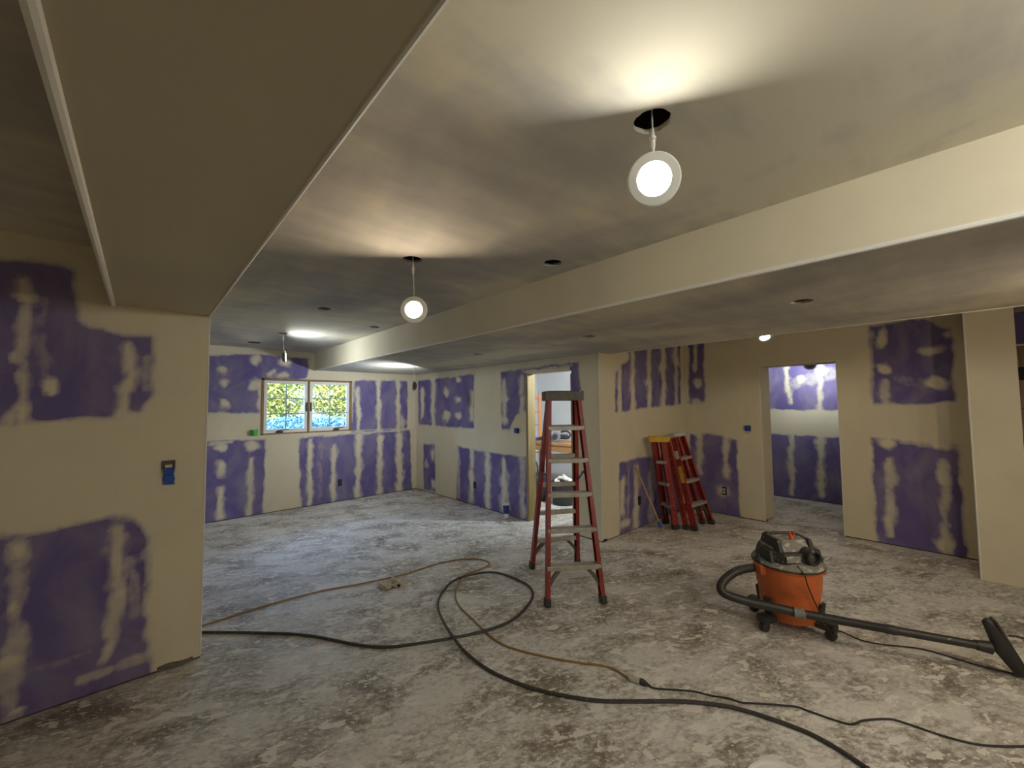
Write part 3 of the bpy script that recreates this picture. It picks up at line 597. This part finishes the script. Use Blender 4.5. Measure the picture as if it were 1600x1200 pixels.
# pole
pa, pb = V((4.547, 2.676, .756)), V((4.562, 2.34, .0))
t_ = thing('wooden_pole', (4.56, 2.35, 0), 'thin wooden pole with blue collar leaning on the alcove wall', 'pole')
MB().tube([pa, lerp(pa, pb, .5), pb+V((0, 0, .012))], .012, 10).build('shaft', M['stick'], t_, smooth=True)
MB().tube([lerp(pa, pb, .80), lerp(pa, pb, .86), lerp(pa, pb, .9)], [.014, .024, .016], 10).build('collar', M['blue'], t_, smooth=True)

# ------------------------------------------------------------------ shop vacuum
VC = V((3.36, .82, 0)); vx = unit((RT[0], RT[1], 0)); vy = unit((FW[0], FW[1], 0)); vz = V((0, 0, 1))
vac = thing('shop_vacuum', VC, 'orange and black shop vacuum with hose and wand on the dusty floor', 'vacuum cleaner')
KX, KZ = .885, 1.03
def vp(x, y, z): return VC+vx*x*KX+vy*y*KX+vz*z*KZ
AXV = (vx*KX, vy*KX, vz*KZ)
MB().lathe(vp(0, 0, 0), [(.15, .06), (.18, .075), (.195, .12), (.205, .24), (.209, .26), (.216, .27), (.224, .395), (.232, .40), (.235, .425), (.2, .43)], 48, AXV).build('tank', M['orange'], vac, smooth=True)
for s in (-1, 1): MB().box(vp(s*.232, -.02, .385), (.05, .11, .07), AXV).build('tank_lug', M['orange'], vac, bevel=.012)
MB().lathe(vp(0, 0, 0), [(.20, .42), (.243, .422), (.246, .432), (.238, .442), (.20, .452), (.15, .46), (.10, .462)], 48, AXV).build('lid', M['vacgrey'], vac, smooth=True)
MB().lathe(vp(0, 0, 0), [(.238, .414), (.247, .416), (.248, .424), (.24, .426)], 48, AXV).build('lid_gasket', M['vacblack'], vac, smooth=True)
# motor housing: stepped tapered block
def taper(mb, c, w0, d0, w1, d1, h):
    c = V(c); vs = []
    for (w_, d_, z) in ((w0*KX, d0*KX, 0), (w1*KX, d1*KX, h)):
        for (i, j) in ((-1, -.6), (-.7, -1), (.7, -1), (1, -.6), (1, .6), (.7, 1), (-.7, 1), (-1, .6)): vs.append(c+vx*i*w_/2+vy*j*d_/2+vz*z)
    return mb.add(vs, [tuple(range(8))[::-1], tuple(range(8, 16))]+[(k, (k+1) % 8, 8+(k+1) % 8, 8+k) for k in range(8)])
mh = taper(MB(), vp(0, .01, .45), .37, .36, .335, .32, .07).build('motor_housing', M['vacblack'], vac, bevel=.008)
taper(MB(), vp(0, .02, .515), .31, .28, .23, .22, .075).build('motor_cover', M['vacgrey'], mh, bevel=.01)
for s in (-1, 1):
    taper(MB(), vp(s*.12, .0, .512), .055, .26, .035, .19, .085).build('carry_handle', M['vacblack'], mh, bevel=.008)
    taper(MB(), vp(s*.185, -.02, .45), .045, .2, .03, .15, .075).build('side_fin', M['vacblack'], mh, bevel=.006)
MB().bar(vp(-.12, .07, .592), vp(.12, .07, .592), .03, .02, vy).build('handle_bar', M['vacblack'], mh, bevel=.006)
k_ = taper(MB(), vp(-.005, -.07, .56), .035, .03, .028, .022, .055).build('switch_knob', M['redknob'], vac, bevel=.004)
MB().box(vp(-.02, -.07, .625), (.008, .02, .022), AXV).box(vp(.010, -.07, .625), (.008, .02, .022), AXV).build('knob_prong', M['redknob'], k_)
axp = frame_from(-vy*.95+vx*.18)
MB().lathe(vp(.078, -.165, .50), [(.052, -.05), (.052, .022), (.046, .028), (.036, .028), (.033, .02), (.033, -.02), (.0001, -.02)], 28, axp).build('exhaust_port', M['vacblack'], vac, smooth=True)
MB().lathe(vp(.078, -.165, .50), [(.0325, -.012), (.0001, -.012)], 24, axp).build('port_hole', M['outlet'], vac)
MB().box(vp(-.075, -.186, .492), (.105, .006, .042), AXV).build('label_plate', M['vacgrey'], vac, bevel=.002)
for s in (-1, 1):
    MB().bar(vp(s*.238, -.02, .40), vp(s*.252, -.02, .455), .045, .012, vy).bar(vp(s*.252, -.02, .45), vp(s*.238, -.02, .485), .03, .008, vy).build('latch', M['vacblack'], vac, bevel=.003)
for ca in (-162, -52, 35, 125):
    cs, sn = math.cos(math.radians(ca)), math.sin(math.radians(ca))
    p = vp(cs*.17, sn*.17, 0); q = vp(cs*.262, sn*.262, 0); rd = vx*cs+vy*sn; tg = -vx*sn+vy*cs
    ft = MB().bar(p+vz*.085, q+vz*.08, .075, .05, tg).box(q+vz*.085, (.07, .075, .05), (rd, tg, vz)).build('caster_leg', M['vacblack'], vac, bevel=.012)
    MB().lathe(q+vz*.032, [(.02, -.02), (.032, -.015), (.032, .015), (.02, .02)], 18, (rd, vz, tg)).build('caster_wheel', M['foot'], ft, smooth=True)
    MB().bar(vp(cs*.205, sn*.205, .10), vp(cs*.222, sn*.222, .21), .06, .022, tg).build('caster_bracket', M['vacblack'], ft, bevel=.006)
hp = [vp(-.19, .02, .37), vp(-.26, .02, .375), at(1150, 893, 2.80), at(1129, 910, 2.76), at(1130, 926, 2.72), at(1165, 939, 2.68), at(1215, 950, 2.62), at(1252, 959, 2.58)]
hs = spline(hp, 12)
mb = MB(); mb.tube(hs, [.027+.0015*(i % 2) for i in range(len(hs))], 14).build('hose', M['hose'], vac, smooth=True)
wa, wb = at(1240, 956.5, 2.585), at(1543, 1011, 2.25)
MB().tube([wa, lerp(wa, wb, .06), lerp(wa, wb, .065)], [.031, .031, .027], 16).build('hose_cuff', M['vacgrey'], vac, smooth=True)
MB().tube([lerp(wa, wb, .05), lerp(wa, wb, .5), lerp(wa, wb, .505), lerp(wa, wb, .56), lerp(wa, wb, .565), wb], [.026, .024, .027, .027, .023, .022], 16).build('wand', M['hose'], vac, smooth=True)
nb, ntp = at(1593, 1057, 2.235), at(1537, 968, 2.26); nd = unit(ntp-nb); wdv = unit(wb-wa); nw = unit(wdv-nd*(wdv@nd)); nh = np.cross(nd, nw); nl = np.linalg.norm(ntp-nb)
nb[2] = max(nb[2], .012)
rings = []; mb = MB(); sec = 12
prof = [(0, .012, .012), (.04, .026, .024), (.2, .034, .03), (.42, .046, .034), (.5, .052, .036), (.58, .046, .034), (.8, .034, .03), (.96, .026, .024), (1, .012, .012)]
vs = []
for (u, a_, b_) in prof:
    for k in range(sec):
        an = 2*math.pi*k/sec; x_ = a_*max(-1, math.cos(an)) if math.cos(an) < 0 else min(.022, a_*math.cos(an)); vs.append(nb+nd*nl*u+nw*(x_+.012)+nh*b_*math.sin(an))
mb.add(vs, [(i*sec+k, i*sec+(k+1) % sec, (i+1)*sec+(k+1) % sec, (i+1)*sec+k) for i in range(len(prof)-1) for k in range(sec)]+[tuple(range(sec)), tuple(range((len(prof)-1)*sec, len(prof)*sec))])
nz_ = mb.build('floor_nozzle', M['hose'], vac, smooth=True)
MB().bar(nb+nd*.01+nw*.038, ntp-nd*.01+nw*.038, .012, .05, nw).build('nozzle_strip', M['foot'], nz_, bevel=.002)
MB().tube([wb-wdv*.05, wb+wdv*.01], [.026, .034], 14).build('nozzle_neck', M['hose'], nz_, smooth=True)
cordp = [vp(-.055, -.19, .455), vp(-.052, -.262, .42), vp(-.03, -.255, .36), vp(.03, -.235, .25), vp(.09, -.215, .16), vp(.14, -.25, .05)]+[V(on(x, y, 'Z', .006)) for x, y in ((1312, 986), (1345, 1000), (1380, 1007), (1440, 1014), (1500, 1031), (1545, 1044), (1620, 1060))]
MB().tube(spline(cordp, 6), .0045, 6).build('power_cord', M['blackcord'], vac, smooth=True)

# ------------------------------------------------------------------ cords and hose across the floor
def floor_line(name, pts, r, mat, label, cat, lift=None, parts=None):
    P = []
    for i, p in enumerate(pts):
        q = on(p[0], p[1], 'Z', r); q[2] = r+.001+(lift(i, p) if lift else 0); P.append(q)
    t_ = thing(name, (P[0][0], P[0][1], 0), label, cat)
    MB().tube(spline(P, 6), r, 8).build('cable', mat, t_, smooth=True); return t_
tan_pts = [(300, 983), (318, 977), (350, 967), (420, 945), (500, 924), (560, 913), (630, 898), (680, 882), (720, 874), (750, 874), (765, 881), (752, 889), (728, 897), (719, 907), (713, 922), (712, 935), (720, 950), (738, 967), (757, 986), (775, 1001), (800, 1013), (850, 1026), (900, 1035), (940, 1040), (960, 1046), (976, 1056), (988, 1062)]
tcord = floor_line('extension_cord', tan_pts, .006, M['tancord'], 'thin tan extension cord snaking across the concrete floor', 'cord')
p, q = on(982, 1059, 'Z', .012), on(1000, 1064, 'Z', .018)
MB().tube([p, lerp(p, q, .3), q], [.009, .017, .017], 10).build('socket_end', M['sticker'], tcord, smooth=True)
hose_pts = [(300, 988), (318, 988), (400, 989), (480, 993), (560, 1008), (610, 1011), (660, 1008), (702.5, 1001), (762, 988), (802, 968), (827, 943), (832, 924), (815, 909), (774, 897), (734, 901), (706, 912), (688, 931), (684, 952), (691.5, 977), (706, 1001), (727.5, 1023), (765, 1048), (815, 1070), (865, 1084), (934, 1095), (999, 1096), (1062, 1096), (1110, 1100), (1150, 1107), (1195, 1120), (1255, 1142), (1300, 1165), (1352, 1199), (1400, 1235), (1460, 1300)]
def lift_h(i, p):
    if 6 <= i <= 8: return .013
    if 13 <= i <= 15: return .013
    if 18 <= i <= 19: return .034
    if i in (17, 20): return .014
    return 0
floor_line('air_hose', hose_pts, .0095, M['blackhose'], 'thick dark air hose looped once on the concrete floor', 'hose', lift_h)
bc = [(1008, 1068), (1014, 1070.5), (1025, 1076), (1080, 1080), (1110, 1087), (1137, 1099), (1160, 1106), (1180, 1107), (1240, 1104), (1260, 1110), (1300, 1124), (1330, 1132), (1350, 1126), (1390, 1124), (1420, 1132), (1480, 1152), (1540, 1165), (1620, 1166), (1680, 1160)]
pcord = floor_line('power_cord', bc, .0045, M['blackcord'], 'thin black power cord plugged into the tan cord', 'cord', lambda i, p: .024 if 5 <= i <= 7 else 0)
p, q = on(1000.6, 1064.2, 'Z', .018), on(1013, 1070, 'Z', .010)
MB().tube([p, lerp(p, q, .5), q], [.017, .015, .007], 10).build('plug', M['blackcord'], pcord, smooth=True)
far = [(1000, 852), (1020, 861), (1060, 866), (1100, 871), (1140, 876), (1175, 883)]
floor_line('loose_cord', [(1576, 993), (1590, 995), (1605, 998), (1640, 1003)], .005, M['blackcord'], 'short stretch of thin cord on the floor beyond the vacuum nozzle', 'cord')
# crumpled rag
rc = on(612, 916, 'Z', 0); t_ = thing('crumpled_rag', rc, 'small crumpled dusty rag on the concrete beside the tan cord', 'rag')
bm = bmesh.new(); bmesh.ops.create_icosphere(bm, subdivisions=4, radius=1)
for v in bm.verts:
    n = 1+.35*math.sin(v.co.x*7+v.co.y*3)+.3*math.sin(v.co.y*9+2)*math.cos(v.co.x*5)+.2*math.sin(v.co.z*11+v.co.x*13)
    d = Vector((vx[0], vx[1], 0))*v.co.x*.085*n+Vector((vy[0], vy[1], 0))*(v.co.y*.06*n+v.co.x*.05)+Vector((0, 0, max(-.0, v.co.z)*.045*n)); v.co = d
me = bpy.data.meshes.new('rag'); bm.to_mesh(me); bm.free(); me.materials.append(M['rag']); o = bpy.data.objects.new('rag_cloth', me); COL.objects.link(o); o.parent = t_
# white lid at the bottom edge of the view
lc = on(1194, 1190, 'Z', 0); lc = lc+unit(V((FW[0], FW[1], 0)))*-.165; lc[2] = 0
t_ = thing('bucket_lid', lc, 'round white plastic bucket lid lying on the floor', 'lid')
MB().lathe(lc, [(.0001, .0), (.14, .0), (.152, .002), (.155, .016), (.15, .022), (.143, .02), (.138, .012), (.0001, .011)], 48).build('lid_disc', M['whiteplastic'], t_, smooth=True)

# ------------------------------------------------------------------ switch boxes and outlets
def wall_frame(plane):
    return (V((1, 0, 0)), V((0, -1, 0))) if plane[0] == 'Y' else (V((0, -1, 0)), V((-1, 0, 0)))     # along the wall (image right), out of the wall
def switch_box(px, plane, label, style):
    c = on(px[0], px[1], *plane); a, n = wall_frame(plane); z = V((0, 0, 1)); t_ = thing('switch_box', c, label, 'switch box', 'taped switch boxes'); ax = (a, n, z)
    if style == 'tape':
        for s in (-1, 1): MB().box(c+a*s*.028+z*.035+n*.008, (.006, .02, .05), ax).build('box_side', M['boxgrey'], t_, bevel=.002)
        MB().box(c+z*.061+n*.008, (.062, .02, .006), ax).box(c+z*.04+n*.001, (.055, .004, .045), ax).build('box_frame', M['boxgrey'], t_, bevel=.002)
        MB().box(c+z*.03+n*.012, (.035, .012, .018), ax).build('yoke', M['sticker'], t_, bevel=.003)
        mb = MB(); pts = []
        for j in range(7):
            w_ = .026+.003*math.sin(j*2.1); pts += [c+a*(-w_+.004)+z*(.02-.016*j)+n*(.02+.006*math.sin(j*1.3)), c+a*(w_+.002*j/3)+z*(.02-.0165*j)+n*(.022+.006*math.cos(j*1.1))]
        mb.add(pts, [(2*j, 2*j+1, 2*j+3, 2*j+2) for j in range(6)]); o = mb.build('tape_flap', M['blue'], t_)
        md = o.modifiers.new('solid', 'SOLIDIFY'); md.thickness = .01
    else:
        MB().box(c+n*.01, (.07, .02, .075), ax).build('box_body', M['outlet'] if style == 'blue' else M['blue'], t_, bevel=.008)
        MB().box(c+n*.028-a*.004+z*.004, (.064, .024, .07), ax).build('tape_wrap', M['blue'], t_, bevel=.012)
        MB().box(c+n*.03+a*.03+z*.012, (.016, .012, .04), ax).build('tape_fold', M['outlet'], t_, bevel=.004)
    return t_
switch_box((263, 736), ('Y', Y1), 'switch box with a blue tape flap hanging down on the near wall', 'tape')
switch_box((808.5, 673), ('X', X1), 'blue taped switch box left of the timber-lined doorway', 'blue')
sb = switch_box((1169, 669), ('X', X2), 'blue taped switch box left of the right doorway', 'blue')
c = on(1166, 681, 'X', X2); MB().box(c+V((-.002, 0, 0)), (.003, .06, .05)).build('mud_patch', M['cream'], sb)
def outlet(px, plane, label, white=False):
    c = on(px[0], px[1], *plane); a, n = wall_frame(plane); z = V((0, 0, 1)); ax = (a, n, z); t_ = thing('wall_outlet', c, label, 'outlet', 'rough wall outlets')
    MB().box(c+n*.002, (.062, .008, .105), ax).build('box_rim', M['dark'], t_, bevel=.002)
    MB().box(c+n*.006, (.05, .006, .09), ax).build('box_inside', M['outlet'], t_)
    MB().box(c+n*.010+z*.02, (.03, .008, .03), ax).box(c+n*.010-z*.02, (.03, .008, .03), ax).build('receptacle', M['sticker'] if white else M['foot'], t_, bevel=.003)
    if white: MB().box(c+n*.007-a*.04, (.035, .01, .07), ax).build('white_cover', M['sticker'], t_, bevel=.003)
outlet((531, 754), ('Y', Y2), 'black outlet box low on the window wall')
outlet((742, 758), ('X', X1), 'black outlet box between mud stripes left of the timber-lined doorway')
outlet((1132, 767), ('X', X2), 'outlet box with white cover half low on the wall beside the folded ladders', True)
outlet((999, 782), ('Y', Y3), 'black outlet box low on the alcove wall by the wooden pole')

# green tape and cup
c = on(397.5, 676, 'Y', 6.857); c[2] = LEDGE+.005
t_ = thing('tape_roll', c, 'green tape roll standing on the ledge beside the window', 'tape')
MB().lathe(c+V((0, 0, .0)), [(.036, .0), (.042, .0), (.042, .085), (.036, .085)], 28, closed=True).build('tape_body', M['green'], t_, smooth=True)
MB().lathe(c+V((0, 0, .0)), [(.031, .002), (.0355, .002), (.0355, .083), (.031, .083)], 28, closed=True).build('tape_core', M['stick'], t_, smooth=True)
c = on(787, 809, 'Z', 0); c[0] = X1-.08
t_ = thing('drink_cup', c, 'blue and white paper cup with lid and straw by the wall', 'cup')
MB().lathe(c, [(.03, 0), (.031, .004), (.034, .055)], 24).build('cup_base', M['whiteplastic'], t_, smooth=True)
MB().lathe(c, [(.0342, .052), (.045, .17), (.044, .17)], 24).build('cup_print', M['cupblue'], t_, smooth=True)
MB().lathe(c, [(.046, .168), (.049, .172), (.049, .182), (.042, .19), (.0001, .192)], 24).build('lid', M['whiteplastic'], t_, smooth=True)
MB().tube([c+V((0, 0, .18)), c+V((0, .012, .27))], .004, 8).build('straw', M['toolgrey'], t_)

# ------------------------------------------------------------------ workroom seen through the far doorway
bz = .86
b_ = thing('workbench', (5.4, 4.9, 0), 'rough wooden workbench with tools seen through the timber-lined doorway', 'workbench')
bx0, bx1, by0, by1 = 5.10, 5.65, 4.0, 5.35
for i in range(4): MB().bb((bx0+i*.1375, by0, bz), (bx0+i*.1375+.134, by1, bz+.04)).build('plank', M['benchwood'], b_, bevel=.002)
MB().bb((bx0+.01, by0+.02, bz-.1), (bx0+.05, by1-.02, bz)).build('apron', M['benchwood'], b_, bevel=.002)
for x in (bx0+.04, bx1-.08):
    for y in (by0+.08, by1-.12): MB().bb((x, y, 0), (x+.06, y+.06, bz)).build('leg', M['tooldark'], b_, bevel=.003)
# tools on the bench
tb = bz+.041
s_ = thing('circular_saw', (5.3, 4.62, tb), 'grey circular saw lying on the workbench', 'power tool')
axs = frame_from((-.9, -.3, .25))
MB().lathe((5.27, 4.62, tb+.085), [(.0001, -.012), (.082, -.012), (.088, 0), (.082, .012), (.05, .02), (.0001, .02)], 28, axs).build('blade_guard', M['toolgrey'], s_, smooth=True)
MB().lathe((5.25, 4.615, tb+.09), [(.03, 0), (.05, .012), (.0001, .016)], 24, axs).build('blade_hub', M['tooldark'], s_, smooth=True)
MB().bb((5.3, 4.42, tb+.05), (5.38, 4.6, tb+.13)).build('motor', M['tooldark'], s_, bevel=.02)
MB().bb((5.2, 4.45, tb), (5.42, 4.75, tb+.008)).build('base_plate', M['toolgrey'], s_)
MB().tube(spline([(5.34, 4.4, tb+.07), (5.34, 4.36, tb+.14), (5.34, 4.44, tb+.19), (5.34, 4.56, tb+.17)], 5), .016, 8).build('handle', M['tooldark'], s_, smooth=True)
d_ = thing('cordless_drill', (5.3, 4.95, tb), 'dark cordless drill lying on the workbench near the orange frame', 'power tool')
MB().tube([(5.22, 4.86, tb+.05), (5.3, 4.93, tb+.055), (5.4, 5.02, tb+.055)], [.02, .034, .034], 12).build('drill_body', M['tooldark'], d_, smooth=True)
MB().bar((5.36, 4.99, tb+.05), (5.28, 5.08, tb+.03), .05, .04, (0, 0, 1)).build('handle', M['tooldark'], d_, bevel=.01)
MB().box((5.26, 5.1, tb+.03), (.08, .09, .05)).build('battery', M['blue'], d_, bevel=.008)
q_ = thing('nail_gun', (5.35, 4.15, tb), 'grey nail gun standing upright at the end of the workbench', 'power tool')
MB().bb((5.3, 4.07, tb), (5.36, 4.13, tb+.2)).build('magazine', M['toolgrey'], q_, bevel=.01)
MB().bb((5.27, 4.01, tb+.2), (5.38, 4.19, tb+.27)).build('gun_body', M['tooldark'], q_, bevel=.015)
MB().tube(spline([(5.33, 4.18, tb+.22), (5.33, 4.25, tb+.14), (5.33, 4.24, tb+.04)], 5), .018, 8).build('grip', M['tooldark'], q_, smooth=True)
r_ = thing('folded_rag', (5.25, 4.78, tb), 'white folded rag on the workbench between saw and drill', 'rag')
MB().box((5.25, 4.79, tb+.02), (.12, .1, .04)).build('cloth', M['whiterag'], r_, bevel=.015)
# bin full of rags
bc_ = V((5.2, 4.42, 0)); bc_ = V((4.88, 4.14, 0))
t_ = thing('trash_bin', bc_, 'round black bin heaped with white rags under the workbench edge', 'bin')
MB().lathe(bc_, [(.15, 0), (.165, .01), (.185, .33), (.195, .335), (.195, .355), (.18, .355), (.175, .33), (.0001, .3)], 32).build('bin_body', M['bin'], t_, smooth=True)
for k in range(12):
    an = k*2.4; rr = .03+.1*(k/12); p = bc_+V((rr*math.cos(an), rr*math.sin(an), .355+.04*random.random()+(.03 if k < 5 else 0)))
    MB().box(p, (.09, .07, .045), frame_from((random.random()-.5, random.random()-.5, 1))).build('rag', M['whiterag'], t_, bevel=.018)
t_ = thing('tool_bag', (4.78, 4.62, 0), 'dark tool bag with a rounded handle beside the black bin', 'bag')
MB().bb((4.62, 4.45, .0), (4.94, 4.85, .42)).build('bag_body', M['tooldark'], t_, bevel=.06, seg=3)
MB().tube(spline([(4.68, 4.5, .41), (4.7, 4.52, .56), (4.78, 4.65, .62), (4.86, 4.78, .56), (4.88, 4.8, .41)], 6), .014, 8).build('handle', M['tooldark'], t_, smooth=True)
t_ = thing('scaffold_frame', (5.23, 5.25, 0), 'orange ladder-like scaffold frame standing in the workroom behind the bench', 'scaffold')
fx, fy = 5.72, 5.42; fx2, fy2 = 5.45, 5.98
for (x, y) in ((fx, fy), (fx2, fy2)): MB().tube([(x, y, 0), (x, y, 1.75)], .022, 10).build('post', M['scaffold'], t_, smooth=True)
for z in (.35, .62, .9, 1.15, 1.4, 1.66): MB().tube([(fx, fy, z), (fx2, fy2, z)], .010, 8).build('rung', M['scaffold'], t_, smooth=True)
for (x, y) in ((4.75, 3.35), (4.9, 5.2)):
    pass
for c, n, z, k, w_, col in (((1.14, -.97, 2.2), (.45, .62, -.12), ZC, 2.3, 'behind the photographer under the high ceiling', NEUT), ((1.14, -2.5, 2.2), (.4, .7, -.2), ZC, 2.3, 'at the rear wall under the high ceiling', NEUT),
                    ((2.83, -1.0, 1.93), (.4, .7, -.5), ZB, 2.0, 'behind the photographer under the dropped ceiling', WARM), ((2.83, -2.55, 1.93), (-.3, .9, -.2), ZB, 2.4, 'at the rear wall under the dropped ceiling', WARM),
                    ((-1.7, .2, 2.25), (.3, .8, -.5), 2.46, .32, 'in the side bay left of the soffit', WARM), ((-1.7, -1.9, 2.25), (.7, .7, -.1), 2.46, .5, 'at the rear of the side bay left of the soffit', WARM)):
    disc_light(c, n, c, 'added unseen disc light hanging '+w_, col, k, None, z)  # unseen lamps added to raise the overall brightness of the room
disc_light((4.55, 3.05, 2.12), (.35, .9, -.25), (4.55, 3.03), 'added unseen disc light inside the workroom beside the timber-lined doorway', COOL, 11.0)  # unseen lamp added to light the workroom doorway

# stairwell end wall in the gap behind the pillar: purple board above bare timber boards
o = MB().bb((6.45, -.80, 0), (6.55, YPE+.0, ZC)).build('wall_stairwell', M['dark']); o['kind'] = 'structure'
M['purple'] = simple('bare_purple_board', PURPLE, .85, 0, .12, 5)
MB().bb((6.432, -.80, 2.10), (6.45, YPE, ZC)).build('purple_panel', M['purple'], o)
MB().bb((6.425, -.80, 2.082), (6.45, YPE, 2.10)).build('edge_strip', M['bead'], o)
for z0, z1 in ((1.87, 2.082), (1.46, 1.74), (1.16, 1.455), (.6, 1.07), (.0, .59)):
    MB().bb((6.425, -.80, z0), (6.45, YPE, z1)).build('board', M['stair'], o, bevel=.003)
# ------------------------------------------------------------------ timber stair behind the pillar
st = thing('staircase', (5.9, -1.0, 0), 'unfinished timber staircase behind the cream pillar', 'stairs')
for k in range(1, 11):
    x = 5.50+.18*k; z = .2*k
    MB().bb((x, -1.5, z-.035), (x+.23, -.86, z)).build('tread', M['stair'], st, bevel=.004)
    MB().bb((x+.02, -1.48, z-.13), (x+.04, -.88, z-.036)).build('riser', M['stair'], st)
for y in (-1.54, -.86):
    mb = MB().prism([(5.6, y, 0), (5.9, y, 0), (7.5, y, 1.80), (7.5, y, 2.05), (7.35, y, 2.05)], (0, 0, 0), (0, .04, 0)); mb.build('stringer', M['stair'], st)
